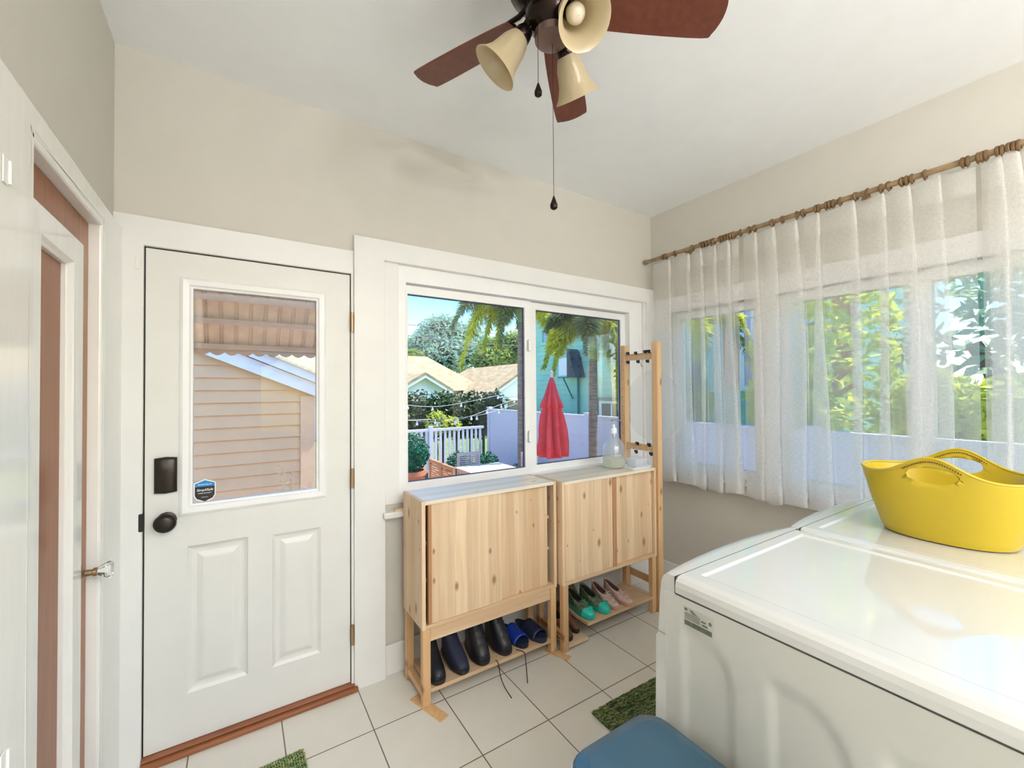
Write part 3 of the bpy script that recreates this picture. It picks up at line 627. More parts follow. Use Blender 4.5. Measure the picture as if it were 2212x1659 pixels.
for i, y in enumerate(ringy):
    o = ring0 if i == 0 else ring0.copy()
    if i: C.objects.link(o); o.parent = r
    o.location = (0, y+1.3, -.003); o.rotation_euler = (0, 0, R_(random.Random(i).uniform(-14, 14)))

def sheer(label, y0, y1, folds, seed):
    rnd = random.Random(seed)
    zt, zb = 2.405, 0.795; NZ = 26
    prm = [(rnd.uniform(.020, .038), rnd.uniform(0, 9), rnd.uniform(.7, 1.25)) for _ in folds]
    edge = rnd.uniform(0, 9)
    def row(z, off=0.0):
        t = (zt - z)/(zt - zb)
        pts = [(-.105, y0)]
        prev = y0
        for (fy, (w_, ph, amp)) in zip(folds, prm):
            dr = .012*math.sin(z*1.9+ph)*t; w = w_*(.35+.9*t**.6)*(1+.25*math.sin(z*3.1+ph)); c = fy+dr
            A = amp*(.35+.65*t)
            mid = (prev + c)/2
            pts.append((-.118 - .012*math.sin(ph+z*1.3)*t, mid + .0))
            pts += [(-.128, c+.3*w), (-.134, c-w), (-.112+(.0)*A, c-1.1*w), (-.102, c+.9*w), (-.108+.060*A, c+1.0*w), (-.108+.066*A, c-.6*w), (-.095, c-1.3*w)]
            prev = c
        pts.append((-.112, (prev+y1)/2)); pts.append((-.105, y1))
        sag = 0
        out = catmull(pts, 4)
        return [(x+off, max(min(y, y0), y1), z) for x, y in out]
    def zed(base, n_):
        return base
    rows = []
    for i in range(NZ+1):
        z = zt - (zt-zb)*i/NZ
        rr = row(z)
        if i == 0: rr = [(x, y, z + .010*math.cos(y*38+edge) - .012*abs(math.sin(y*21+edge))) for x, y, _ in rr]
        if i == NZ: rr = [(x, y, z + .012*math.sin(y*16+edge) + .006*math.sin(y*41)) for x, y, _ in rr]
        rows.append(rr)
    t_ = thing('sheer_curtain', label, 'curtain', (-.105, (y0+y1)/2, zt), group='sheer curtains on the brass rod')
    MB().loft(rows, False).build('curtain_panel', M['sheer'], t_, smooth=True, weld=False, angle=180)
    for nm, (za, zc_) in (('heading_band', (zt-.005, zt-.115)), ('hem', (zb+.095, zb+.008))):
        rws = [row(za+(zc_-za)*k/4, .003) for k in range(5)]
        MB().loft(rws, False).build(nm, M['sheerband'], t_, smooth=True, weld=False, angle=180)
    return t_
sheer('white sheer linen curtain nearest the room corner, beside the pine upright frame', -.105, -.755, [-.25,-.40,-.50,-.60,-.69], 3)
sheer('wide middle white sheer linen curtain, behind the yellow basket', -.785, -1.775, [-.86,-.955,-1.073,-1.19,-1.345,-1.46,-1.555,-1.66], 8)
sheer('white sheer linen curtain at the right edge, past the yellow basket', -1.79, -2.75, [-1.832,-1.876,-1.95,-2.04,-2.14,-2.25,-2.37,-2.5,-2.62], 5)

# ================================================================== PINE CABINETS
def cabinet(label, x0, x1, yf, yb, zb, zt, leg_z, split, closed_x, inner, seed, doorm, shelf, extra):
    t = thing('shoe_cabinet', label, 'cabinet', ((x0+x1)/2, (yf+yb)/2, 0), group='pine sliding-door cabinets under the window')
    th = .018
    B(x0+th, x1-th, yf, yb, zt-th, zt).build('top_panel', W_TOP, t, bevel=.001)
    B(x0+th, x1-th, yf, yb, zb, zb+th).build('bottom_panel', W_RAIL, t, bevel=.001)
    for (a, b_) in ((x0, x0+th), (x1-th, x1)): B(a, b_, yf, yb, zb, zt).build('side_panel', W_SIDE, t, bevel=.001)
    B(x0+th, x1-th, yb-.006, yb-.001, zb+th, zt-th).build('back_panel', W_IN, t)
    for zs in (zb+.2, zb+.375): B(x0+th+.001, x1-th-.001, yf+.045, yb-.012, zs, zs+.016).build('inner_shelf', W_SIDE, t)
    # sliding doors: front (left) and rear (right)
    (fa, fb), (ra, rb) = split
    o = B(fa, fb, yf+.004, yf+.019, zb+th+.001, zt-th-.001).build('sliding_door', doorm[0], t, bevel=.001)
    o = B(ra, rb, yf+.022, yf+.037, zb+th+.001, zt-th-.001).build('sliding_door', doorm[1], t, bevel=.001)
    for j, xx in enumerate(inner): B(xx, xx+.016, yf+.001, yf+.022, zb+th, zt-th).build('door_edge_strip', W_IN, t)
    # leg frame
    lw = .042
    for (a, b_) in ((x0+.004, x0+lw), (x1-lw, x1-.004)):
        for (c, e) in ((yf+.003, yf+.035), (yb-.035, yb-.003)):
            B(a, b_, c, e, leg_z, zb-.001).build('leg', W_POST, t, bevel=.002)
        B(a+.006, b_-.006, yf+.036, yb-.036, shelf-.045, shelf-.012).build('side_rail', W_POST, t, bevel=.001)
    if not seed == 2: B(x0+lw+.001, x1-lw-.001, yf+.006, yf+.026, zb-.062, zb-.001).build('front_rail', W_RAIL, t, bevel=.002)
    B(x0+lw+.001, x1-lw-.001, yb-.026, yb-.006, zb-.062, zb-.001).build('rear_rail', W_RAIL, t, bevel=.002)
    for (sx0, sx1, sz) in extra: B(sx0, sx1, yf+.004, yb-.004, sz-.018, sz).build('shoe_shelf', W_RAIL, t, bevel=.001)
    return t
c1 = cabinet('pine cabinet nearer the white door, dark shoes and blue slippers below', -2.034, -1.244, -.332, -.072, .356, .946, .004, ((-1.985, -1.602), (-1.625, -1.292)), None, (-2.002,), 1, (W_DOOR, W_DOOR2), .076, ((-1.991, -1.287, .076),))
c2 = cabinet('pine cabinet in the room corner with teal-toed and pink sneakers below', -1.234, -.438, -.372, -.112, .368, .944, .0, ((-1.212, -.838), (-.805, -.458)), None, (-.836, -.822), 2, (W_DOOR2, W_DOOR), .11, ((-1.045, -.481, .112), (-1.19, -1.046, .034)))
# wooden shims under the front feet of cabinet 1
for i, (x, y, lab) in enumerate(((-2.005, -.335, 'thin pine shim board under the front left foot of the nearer cabinet'), (-1.262, -.350, 'thin pine shim board where the two cabinets meet'))):
    mb = MB().obox((0, 0, .002), ((.045, .05)[1-i]*1.0, (.215, .15)[i], .004), Matrix.Rotation(R_((18, 22)[i]), 3, 'Z'))
    o = mb.build('wood_shim', W_POST, bevel=.0005); o.location = (x, y, 0)
    tag(o, lab, 'shim', 'pine shims under the cabinet feet')

# ================================================================== PINE UPRIGHT FRAME (ladder side)
u = thing('shelf_upright', 'tall narrow pine upright frame with two rungs and metal clips beside the corner cabinet', 'shelf frame', (-.41, -.225, 0))
pm = W_POST
px0, px1 = -.432, -.388
B(px0, px1, -.385, -.341, 0, 1.772).build('post', pm, u, bevel=.002)
B(px0, px1, -.108, -.066, 0, 1.772).build('post', pm, u, bevel=.002)
for z in (1.685, 1.063, .18):
    B(-.424, -.406, -.340, -.109, z-.022, z+.022).build('rung', W_POST, u, bevel=.002)
ph0 = MB().lathe([(.003, 0), (.003, .0006)], (-.4322, -.087, .25), (-1, 0, 0), 8, True, True).build('peg_hole', M['seam'], u)
for k_ in range(1, 23): o = ph0.copy(); C.objects.link(o); o.parent = u; o.location.z = .064*k_
for (y, z) in ((-.135, 1.715), (-.205, 1.712), (-.285, 1.716), (-.315, 1.716), (-.135, 1.652), (-.225, 1.652), (-.305, 1.65), (-.21, 1.088), (-.31, 1.088), (-.20, 1.03), (-.325, 1.03)):
    mb = MB().box(-.433, -.425, y-.012, y+.012, z-.008, z+.008); mb.box(-.444, -.425, y-.012, y-.006, z-.014, z+.002)
    mb.build('clip', M['clip'], u)
MB().tube([(-.428, -.275, 1.665), (-.445, -.275, 1.655), (-.455, -.272, 1.635), (-.445, -.268, 1.618), (-.432, -.268, 1.612)], .0035, 8).build('hook', M['steel'], u, smooth=True)
# translucent round sheet hung behind the frame
mb = MB()
mb.lathe([(.001, 0), (.10, .002), (.19, .004), (.232, .004), (.236, .0), (.232, -.006), (.19, -.004), (.10, -.004), (.001, -.004)], (0, 0, 0), (1, 0, 0), 48)
o = mb.build('round_tray', M['milky'], None, smooth=True); o.location = (-.355, -.285, 1.345); o.scale = (1, 1, 1.03)
tag(o, 'large round translucent pale plastic disc hung on the hook behind the pine upright frame', 'plastic disc')

# ================================================================== JUG + BOX
j = thing('glass_jug', 'clear glass jug of pale liquid with a pump spout on the corner cabinet', 'jug', (-.672, -.225, .944))
jp = [(.060, .004), (.070, .010), (.0735, .03), (.0735, .13), (.068, .155), (.050, .180), (.028, .200), (.019, .212), (.018, .235)]
jx, jy, jz = -.672, -.225, .944
MB().lathe([(.001, .002)]+jp+[(.016, .235), (.017, .212), (.048, .178), (.0715, .13), (.0715, .03), (.068, .012), (.001, .008)], (jx, jy, jz), n=36).build('jug_body', M['jugglass'], j, smooth=True, angle=60)
MB().lathe([(.001, .010), (.066, .013), (.0705, .03), (.0705, .068), (.001, .069)], (jx, jy, jz), n=36).build('liquid', M['soap'], j, smooth=True, angle=50)
cap = MB().lathe([(.021, .228), (.022, .25), (.017, .262), (.010, .268), (.008, .285)], (jx, jy, jz), n=20, cap0=True, cap1=True).build('cap', M['plasticwhite'], j, smooth=True)
MB().tube([(jx, jy, jz+.28), (jx, jy, jz+.31)], .004, 8).tube([(jx-.022, jy+.004, jz+.312), (jx+.01, jy, jz+.316), (jx+.045, jy-.008, jz+.313), (jx+.062, jy-.012, jz+.296)], .005, 8).build('pump_spout', M['steel'], cap, smooth=True)
MB().tube([(jx+.018, jy, jz+.225), (jx+.045, jy, jz+.21), (jx+.05, jy, jz+.17), (jx+.058, jy, jz+.155)], .0045, 8).build('jug_handle', M['jugglass'], j, smooth=True)
MB().tube([(jx+.004, jy, jz+.26), (jx+.010, jy, jz+.14), (jx+.022, jy, jz+.03)], .0025, 6).build('pump_tube', M['plasticwhite'], j, smooth=True)
p = thing('plastic_box', 'white plastic lidded box on a shallow tray beside the glass jug', 'plastic box', (-.575, -.285, .944))
def rrect(cx, cy, hx, hy, rad, z, n=5):
    out = []
    for (sx_, sy_, a0) in ((1,1,0),(-1,1,90),(-1,-1,180),(1,-1,270)):
        for i in range(n+1):
            a = R_(a0+90*i/n); out.append((cx+sx_*(hx-rad)+rad*math.cos(a), cy+sy_*(hy-rad)+rad*math.sin(a), z))
    return out
tx, ty, tz = -.552, -.300, .9445
MB().loft([rrect(tx, ty, .080, .058, .015, tz), rrect(tx, ty, .088, .066, .018, tz+.016), rrect(tx, ty, .085, .063, .017, tz+.016), rrect(tx, ty, .077, .055, .014, tz+.004)], True, True, True).build('tray', M['plasticwhite'], p, smooth=True)
MB().loft([rrect(tx+.012, ty, .050, .04, .012, tz+.006), rrect(tx+.012, ty, .056, .046, .014, tz+.052), rrect(tx+.012, ty, .060, .050, .014, tz+.053), rrect(tx+.012, ty, .060, .050, .014, tz+.062)], True, True, True).build('box_body', M['clearpl'], p, smooth=True)

# ================================================================== SHOES
def shoe_parts(t, upper, sole, lining, L=.28, Wd=.098, H=.095, toe=.55, collar=.40, lace=None, sole_h=.024, toe_cap=None, bulk=1.0, tilt=.09):
    """shoe pointing along -Y, heel at y=0, built from stacked horizontal outlines"""
    N = 28
    def outline(z, y_front, y_heel, ws, inset=0.0):
        pts = []
        Lc = y_front - y_heel
        for i in range(N):
            a = 2*PI*i/N
            s = (1-math.cos(a))/2            # 0 heel .. 1 toe
            wv = ws*(.62+.38*math.sin(min(1, s*1.25+.02)*PI*.5) - .10*math.exp(-((s-.42)/.16)**2)) * (abs(math.sin(a))**.72)
            x = wv*(1 if math.sin(a) >= 0 else -1)/2
            y = -(y_heel + s*Lc)
            pts.append((x*(1-inset), y, z))
        return pts
    so = MB().loft([outline(0.0, L*.985, .006, Wd*.92), outline(.004, L, 0, Wd), outline(sole_h*.7, L*1.005, -.003, Wd*1.03), outline(sole_h, L, 0, Wd*1.0)], True, True, True)
    so.build('sole', sole, t, smooth=True, local=True, angle=50)
    rings = []
    K = 9
    for i in range(K+1):
        q = i/K; z = sole_h + (H-sole_h)*q
        fr = L*(.985 - (1-collar)*(1.0 if q > .999 else (1-math.cos(q*PI*.5)))*bulk)
        if q < .35: fr = max(fr, L*(.985-.10*(q/.35)**2*2))
        fr = L*(.985-.10*(q/.3)**3) if q <= .3 else L*(.885-(.885-collar)*(q-.3)/.7)
        ws = Wd*(.97 - .20*q)
        rings.append(outline(z, fr, .004+.004*q, ws))
    rings = [[(x, y, z+tilt*((y/L)*1.0+.22)*(max(0, z-sole_h)/(H-sole_h))**2) for x, y, z in rr] for rr in rings]
    top = rings[-1]
    rings.append([(x*.90, y*.97-.004, z+.002) for x, y, z in top])
    rings.append([(x*.84, y*.94-.008, z-.010) for x, y, z in top])
    MB().loft(rings, True, False, False).build('upper', upper, t, smooth=True, local=True, angle=60)
    rings2 = [[(x*.85, y*.95-.006, z-.006) for x, y, z in top], [(x*.8, y*.93-.008, sole_h+.012) for x, y, z in top]]
    MB().loft(rings2, True, False, True).build('lining', lining, t, smooth=True, local=True)
    if toe_cap:
        rr = []
        for q in (-.25, 0, .12, .24, .36, .48):
            z = sole_h + (H-sole_h)*q + .001
            fr = (L*(.995-.10*(max(q, 0)/.3)**3) if q <= .3 else L*(.895-(.885-collar)*(q-.3)/.7))+.004
            o_ = outline(z, fr, .0, Wd*(1.02-.20*max(q, 0))*1.03)
            rr.append([(x, min(y, -L*.81), zz) for x, y, zz in o_])
        MB().loft(rr, True, False, False).build('toe_cap', toe_cap, t, smooth=True, local=True, weld=False)
    if lace:
        mb = MB()
        for k in range(4):
            yy = -(L*(collar+.06+.085*k)); q = .3+.7*max(0, (.885+yy/L)/(.885-collar)); zz = sole_h+(H-sole_h)*min(1, q)+.001
            mb.tube([(-.022, yy, zz-.006), (0, yy-.004, zz+.001), (.022, yy, zz-.006)], .0022, 6)
        mb.build('laces', lace, t, smooth=True, local=True)
def shoe(label, cat, x, y, z, rz, group, mirror=1, **kw):
    t = thing('shoe' if cat == 'shoe' else cat, label, cat, (x, y, z), R_(rz), group)
    shoe_parts(t, **kw); return t
Z1 = .0762
g1 = 'dark shoes under the nearer cabinet'
shoe('flat black shoe at the left end of the lower shelf', 'shoe', -1.935, -.088, Z1, -2, g1, upper=M['shoeblack'], sole=M['shoeblack'], lining=M['lining'], L=.245, Wd=.098, H=.15, collar=.42)
shoe('dark navy suede shoe beside the leftmost black shoe', 'shoe', -1.825, -.088, Z1, 3, g1, upper=M['shoenavy'], sole=M['shoeblack'], lining=M['lining'], L=.243, Wd=.096, H=.145, collar=.42)
shoe('black boot with shiny toe, left one of the laced pair', 'shoe', -1.682, -.09, Z1, -4, g1, upper=M['shoeblack'], sole=M['shoeblack'], lining=M['lining'], L=.235, Wd=.105, H=.19, collar=.52, lace=M['lace'])
shoe('black boot with shiny toe, right one of the laced pair next to the blue slipper', 'shoe', -1.568, -.092, Z1, 3, g1, upper=M['shoeblack'], sole=M['shoeblack'], lining=M['lining'], L=.228, Wd=.10, H=.19, collar=.52, lace=M['lace'])
def slipper(label, x, y, z, rz, m_, strap, group):
    t = thing('slipper', label, 'slipper', (x, y, z), R_(rz), group)
    L, Wd, N = .25, .10, 28
    def ol(z_, k=1.0):
        out = []
        for i in range(N):
            a = 2*PI*i/N; s = (1-math.cos(a))/2
            out.append((Wd*k*(.66+.34*math.sin(min(1, s*1.2)*PI/2)-.08*math.exp(-((s-.42)/.16)**2))*abs(math.sin(a))**.75*(1 if math.sin(a) >= 0 else -1)/2, -s*L, z_))
        return out
    MB().loft([ol(0, .93), ol(.006), ol(.022), ol(.026, .95)], True, True, True).build('sole', m_, t, smooth=True, local=True, angle=50)
    rows = []
    for i in range(9):
        yy = -L*(.42+.42*i/8); rows.append([(math.cos(a)*(.049-.002*i/8), yy, .012 + math.sin(a)*(.058-.022*i/8)) for a in [PI*k/14 for k in range(15)]])
    MB().loft(rows, False).build('strap', strap, t, smooth=True, local=True, solid=.005, angle=60)
    return t
slipper('bright blue slide slipper, the left of the slipper pair', -1.462, -.068, Z1, 4, M['slipnavy'], M['slipblue'], 'blue slide slippers')
slipper('dark navy slide slipper, the right of the slipper pair', -1.358, -.085, Z1, 6, M['slipnavy'], M['slipnavy'], 'blue slide slippers')
for i, pts in enumerate(([(-1.635, -.315, .078), (-1.632, -.338, .070), (-1.640, -.37, .03), (-1.645, -.42, .004), (-1.655, -.495, .0025)], [(-1.50, -.30, .079), (-1.475, -.338, .074), (-1.48, -.36, .05), (-1.50, -.40, .006), (-1.532, -.452, .0025)])):
    o = MB().tube(catmull(pts, 5), .0024, 6).build('shoelace', M['lace'], smooth=True)
    tag(o, ['longer loose brown lace hanging from the shelf to the floor', 'shorter loose brown lace hanging below the blue slipper'][i], 'shoelace', 'loose laces hanging from the shelf')
Z2 = .1122
shoe('olive mesh sneaker with teal toe, the left of its pair', 'shoe', -.985, -.115, Z2, -4, 'olive and teal sneakers', upper=M['green'], sole=M['teal'], lining=M['lining'], L=.245, Wd=.088, H=.085, collar=.55, lace=M['green'], toe_cap=M['teal'])
shoe('olive mesh sneaker with teal toe, the right of its pair beside the pink ones', 'shoe', -.888, -.12, Z2, 3, 'olive and teal sneakers', upper=M['green'], sole=M['teal'], lining=M['lining'], L=.245, Wd=.088, H=.085, collar=.55, lace=M['green'], toe_cap=M['teal'])
shoe('pale pink knit sneaker, the left of its pair beside the teal-toed ones', 'shoe', -.788, -.125, Z2, -2, 'pale pink sneakers', upper=M['pink'], sole=M['pinksole'], lining=M['liningp'], L=.238, Wd=.082, H=.082, collar=.55, lace=M['pink'])
shoe('pale pink knit sneaker, rightmost shoe on the shelf', 'shoe', -.698, -.145, Z2, 2, 'pale pink sneakers', upper=M['pink'], sole=M['pinksole'], lining=M['liningp'], L=.238, Wd=.082, H=.082, collar=.55, lace=M['pink'])
Z3 = .0342
shoe('tall taupe suede boot standing sideways on the floor behind the olive sneakers', 'shoe', -1.06, -.066, 0, 90, None, upper=M['shoetan'], sole=M['shoebrown'], lining=M['liningp'], L=.25, Wd=.070, H=.215, collar=.62, tilt=.02)
shoe('brown leather shoe against the left leg of the corner cabinet', 'shoe', -1.150, -.12, Z3, -3, 'brown leather shoes', upper=M['shoebrown'], sole=M['lining'], lining=M['lining'], L=.23, Wd=.088, H=.11, collar=.55)
shoe('brown leather shoe just left of the teal-toed sneakers', 'shoe', -1.085, -.115, Z3, 4, 'brown leather shoes', upper=M['shoebrown'], sole=M['lining'], lining=M['lining'], L=.20, Wd=.060, H=.11, collar=.55)

# ================================================================== WASHER + DRYER
def fillet(pts_fn): pass
def appliance(name, label, cat, x0, x1, yf, yb, zt, sticker):
    t = thing(name, label, cat, ((x0+x1)/2, (yf+yb)/2, 0), group='white laundry machines side by side')
    zl = zt - .045
    # side + cabinet body (grid with pressed panels on the visible side)
    mb = MB()
    NY, NZ_ = 78, 60
    def press(y, z):
        d_ = 0
        def sm(a): return max(0.0, min(1.0, a))
        # panel A and B: rounded top outline pressed in
        for (ya, yb_, ztp, rad) in ((yf-.065, yf-.195, .855, .10), (yf-.275, yf-.42, .835, .10), (yf-.47, yf-.70, .815, .10)):
            cy = min(max(y, yb_+rad), ya-.02); cz = min(z, ztp-rad) if y < ya-.02 else min(z, ztp-.02)
            rr_ = math.hypot(y-cy, z-cz); R0 = rad if y < (yb_+rad) or z > ztp-rad else .02
            R0 = min(R0, rad)
            inside = (y <= ya and y >= yb_ and z <= ztp)
            if inside:
                e = min(ya-y, y-yb_, ztp-z)
                if y < yb_+rad and z > ztp-rad: e = min(e, rad-math.hypot(y-(yb_+rad), z-(ztp-rad)))
                d_ = max(d_, sm(e/.009)*.0055)
        return d_
    y_a, y_b = yf-.012, yb
    grid = [[(x0+press(y_a+(y_b-y_a)*i/NY, .02+(zl-.02)*k/NZ_), y_a+(y_b-y_a)*i/NY, .02+(zl-.02)*k/NZ_) for i in range(NY+1)] for k in range(NZ_+1)]
    mb.loft(grid, False)
    mb.add([(x1, y_a, .02), (x1, y_b, .02), (x1, y_b, zl), (x1, y_a, zl)], [(0,1,2,3)])
    mb.add([(x0, y_b, .02), (x1, y_b, .02), (x1, y_b, zl), (x0, y_b, zl)], [(0,1,2,3)])
    mb.add([(x0, y_a, .02), (x1, y_a, .02), (x1, y_b, .02), (x0, y_b, .02)], [(0,1,2,3)])
    mb.add([(x0, y_a, zl), (x1, y_a, zl), (x1, y_b, zl), (x0, y_b, zl)], [(0,1,2,3)])
    mb.build('cabinet_body', M['appliance_side'], t, smooth=True, angle=50)
    # bowed front (control panel above, front panel below)
    def bow(x, a=.030): u_ = (x-x0)/(x1-x0); return a*(1-(2*u_-1)**2)**.8 if 0 < u_ < 1 else 0
    xs = [x0+(x1-x0)*i/28 for i in range(29)]
    def front(zlist):
        return [[(x, yf-.012+o_+bow(x)*k_, z) for x in xs] for z, o_, k_ in zlist]
    ctl = MB(); rows = front([(.805, .0, 1), (.806, .022, 1), (.90, .016, 1), (.945, .010, 1), (.960, .004, 1), (.968, -.008, 1), (zt-.001, -.026, .9), (zt-.001, -.0305, 0.0)])
    ctl.loft(rows, False)
    capl = [r_[0] for r_ in rows]+[(x0, yf-.0425, zl), (x0, yf-.012, zl)]; capr = [(x1, y, z) for _, y, z in capl]
    ctl.add(capl, [tuple(range(len(capl)))]); ctl.add(capr, [tuple(range(len(capr)))[::-1]])
    ctl.build('control_panel', M['appliance'], t, smooth=True, angle=60)
    fp = MB(); rows = front([(.03, .0, 1), (.03, .036, 1), (.45, .036, 1), (.790, .030, 1), (.802, .022, 1), (.802, 0, 1)])
    fp.loft(rows, False); fp.add([r_[0] for r_ in rows], [tuple(range(len(rows)))]); fp.add([r_[-1] for r_ in rows], [tuple(range(len(rows)))[::-1]])
    fp.build('front_panel', M['appliance'], t, smooth=True, angle=60)
    # round door on the bowed front
    MB().lathe([(.22, 0), (.225, .02), (.20, .035), (.17, .038), (.14, .02), (.001, .015)], ((x0+x1)/2, yf+.045, .50), (0, 1, 0), 40, True).build('porthole_door', M['appliance'], t, smooth=True)
    for fx in (x0+.05, x1-.05):
        for fy in (yf-.06, yb+.06): MB().lathe([(.02, 0), (.02, .02)], (fx, fy, 0), n=12, cap0=True, cap1=True).build('foot', M['seam'], t)
    # top lid with rounded side edges and shallow recess
    lid = MB(); prof = [(0.001, zl+.002), (-.0015, zl+.003), (-.002, zl+.020), (0.001, zt-.012), (.010, zt-.003), (.028, zt)]
    ya, yb_ = yf-.045, yb+.003
    prings = []
    for (i_, z) in prof: prings.append([(x0+i_, ya, z), (x1-i_, ya, z), (x1-i_, yb_, z), (x0+i_, yb_, z)])
    a, b_, c, e = x0+.060, x1-.050, yb_+.06, ya-.030
    for (i_, z) in ((0, zt), (.003, zt-.0006), (.009, zt-.0048), (.013, zt-.0052)): prings.append([(a+i_, e-i_, z), (b_-i_, e-i_, z), (b_-i_, c+i_, z), (a+i_, c+i_, z)])
    lid.loft(prings, True, False, True)
    lid.add(prings[0], [(0,1,2,3)])
    lid.build('top_lid', M['appliance'], t, bevel=.003, seg=3)
    sm = MB().box(x0+.0004, x1-.0004, ya-.001, yf-.012, zl-.001, zl+.0025).box(x0-.0006, x0+.004, yb, ya, zl-.0012, zl+.0022).box(x0+.002, x1-.002, ya, ya+.003, zl, zt-.002); sm.build('seam_gasket', M['seam'], t)
    if sticker:
        s_ = B(x0-.0008, x0-.0001, yf-.150, yf-.070, .858, .905).build('rating_label', M['labelbg'], t)
        mk = MB(); X = (x0-.0013, x0-.0009)
        mk.box(*X, yf-.146, yf-.072, .860, .872); mk.box(*X, yf-.080, yf-.072, .896, .902)
        for k_ in range(5): mk.box(*X, yf-.115, yf-.073, .8755+k_*.0035, .8770+k_*.0035)
        for k_ in range(4): mk.box(*X, yf-.110+k_*.004, yf-.092+k_*.002, .893+k_*.0022, .8942+k_*.0022)
        mk.box(*X, yf-.131, yf-.118, .884, .888); mk.box(*X, yf-.135, yf-.120, .876, .880)
        mk.lathe([(.0045, 0), (.0045, .0004)], (x0-.0009, yf-.142, .889), (-1, 0, 0), 16, True, True)
        mk.build('label_print', M['mutedpl'], s_)
    return t
appliance('washing_machine', 'white laundry machine nearest the camera with a rating label on its side', 'washing machine', -1.785, -1.100, -1.452, -2.23, .97, True)
appliance('tumble_dryer', 'white laundry machine by the curtains, carrying the yellow basket', 'dryer', -1.094, -.409, -1.452, -2.23, .97, False)

# ================================================================== YELLOW BASKET
bk = thing('laundry_basket', 'yellow flexible plastic laundry basket with two oval handle holes on the machine', 'basket', (-.768, -1.800, .9705))
NA = 120; NR = 26
bx, by = -.768, -1.800
def basket_pt(a, q, inset=0.0):
    """a angle, q 0 base..1 rim"""
    ca, sa = math.cos(a), math.sin(a)
    ex = 2.3
    rx = (.122+.050*q**.8)-inset; ry = (.155+.060*q**.8)-inset
    x = rx*abs(ca)**(2/ex)*(1 if ca >= 0 else -1); y = ry*abs(sa)**(2/ex)*(1 if sa >= 0 else -1)
    hs = math.exp(-(y/.088)**2*1.0)          # handle humps on the long sides
    hh = .200 + .068*hs*(1 if abs(ca) > .2 else 0) + .012*(abs(y)/.23)**3
    return (bx+x, by+y, .9705+hh*q), y, hh
def in_hole(a, q):
    (p_, y, hh) = basket_pt(a, q); z = hh*q
    return ((y/.062)**2 + ((z-.212)/.026)**2) < 1.0
def hole_snap(a, q):
    return a, q
def wall(mb, inset, rev):
    idx = {}
    vs = []
    for i in range(NA):
        for k in range(NR+1):
            a = 2*PI*i/NA; q = k/NR
            (P_, y, hh) = basket_pt(a, q, inset)
            z = hh*q
            # pull vertices near the hole edge onto the ellipse for a clean rim
            ev = math.sqrt((y/.062)**2 + ((z-.212)/.026)**2)
            if .78 < ev < 1.28:
                yn, zn = y/ev, .212+(z-.212)/ev
                P_ = (P_[0], by+yn, .9705+zn)
            idx[i, k] = len(vs); vs.append(P_)
    fs = []
    for i in range(NA):
        for k in range(NR):
            a = 2*PI*(i+.5)/NA; q = (k+.5)/NR
            (_, y, hh) = basket_pt(a, q); z = hh*q
            if (y/.062)**2 + ((z-.212)/.026)**2 < 1.0: continue
            fs.append((idx[i, k], idx[(i+1) % NA, k], idx[(i+1) % NA, k+1], idx[i, k+1]))
    mb.add(vs, fs)
mb = MB(); wall(mb, 0, False)
base_o = [basket_pt(2*PI*i/NA, 0)[0] for i in range(NA)]
mb.add(base_o, [tuple(range(NA))])
mb.build('tub', M['yellow'], bk, smooth=True, solid=.0045, angle=60, bevel=0)
rimp = [basket_pt(2*PI*i/NA, 1.0)[0] for i in range(NA+1)]
MB().tube([(x, y, z) for x, y, z in rimp], .0042, 8, cap=False).build('rim', M['yellow'], bk, smooth=True)
for sx_ in (-1, 1):
    mb = MB()
    for k_ in range(-12, 13):
        y = k_*.0055; a = PI if sx_ < 0 else 0
        rx = .172; yy = y/.215
        x = rx*(1-abs(yy)**2.3)**(1/2.3)
        hh = .200+.068*math.exp(-(y/.088)**2)
        mb.obox((bx+sx_*(x-.001), by+y, .9705+hh-.011), (.0095, .0028, .0045))
    mb.build('grip_perforation', mat('perforation_shadow_brown', (.18, .09, .01), .7), bk)

# ================================================================== BIN
bn = thing('trash_bin', 'blue lidded slim bin standing against the side of the washing machine', 'bin', (-1.955, -1.66, 0))
bcx, bcy = -1.966, -1.668
MB().loft([rrect(bcx, bcy, .115, .205, .04, 0), rrect(bcx, bcy, .120, .210, .045, .02), rrect(bcx, bcy, .134, .226, .055, .575), rrect(bcx, bcy, .134, .226, .055, .583)], True, True, True).build('bin_body', M['navy'], bn, smooth=True)
MB().loft([rrect(bcx, bcy, .150, .236, .06, .575), rrect(bcx, bcy, .1545, .2405, .062, .578), rrect(bcx, bcy, .1545, .2405, .062, .590), rrect(bcx, bcy, .148, .234, .058, .594)], True, True, True).build('rim', M['binwhite'], bn, smooth=True)
MB().loft([rrect(bcx, bcy, .1505, .2365, .06, .5945), rrect(bcx, bcy, .1505, .2365, .06, .600), rrect(bcx, bcy, .146, .232, .058, .606), rrect(bcx, bcy, .118, .204, .040, .616), rrect(bcx, bcy, .114, .200, .038, .6165)], True, True, True).build('lid', M['navy'], bn, smooth=True, angle=9)
MB().loft([rrect(bcx, bcy, .1515, .2375, .061, .5942), rrect(bcx, bcy, .1515, .2375, .061, .5962)], True, True, True).build('lid_seam', M['seam'], bn)

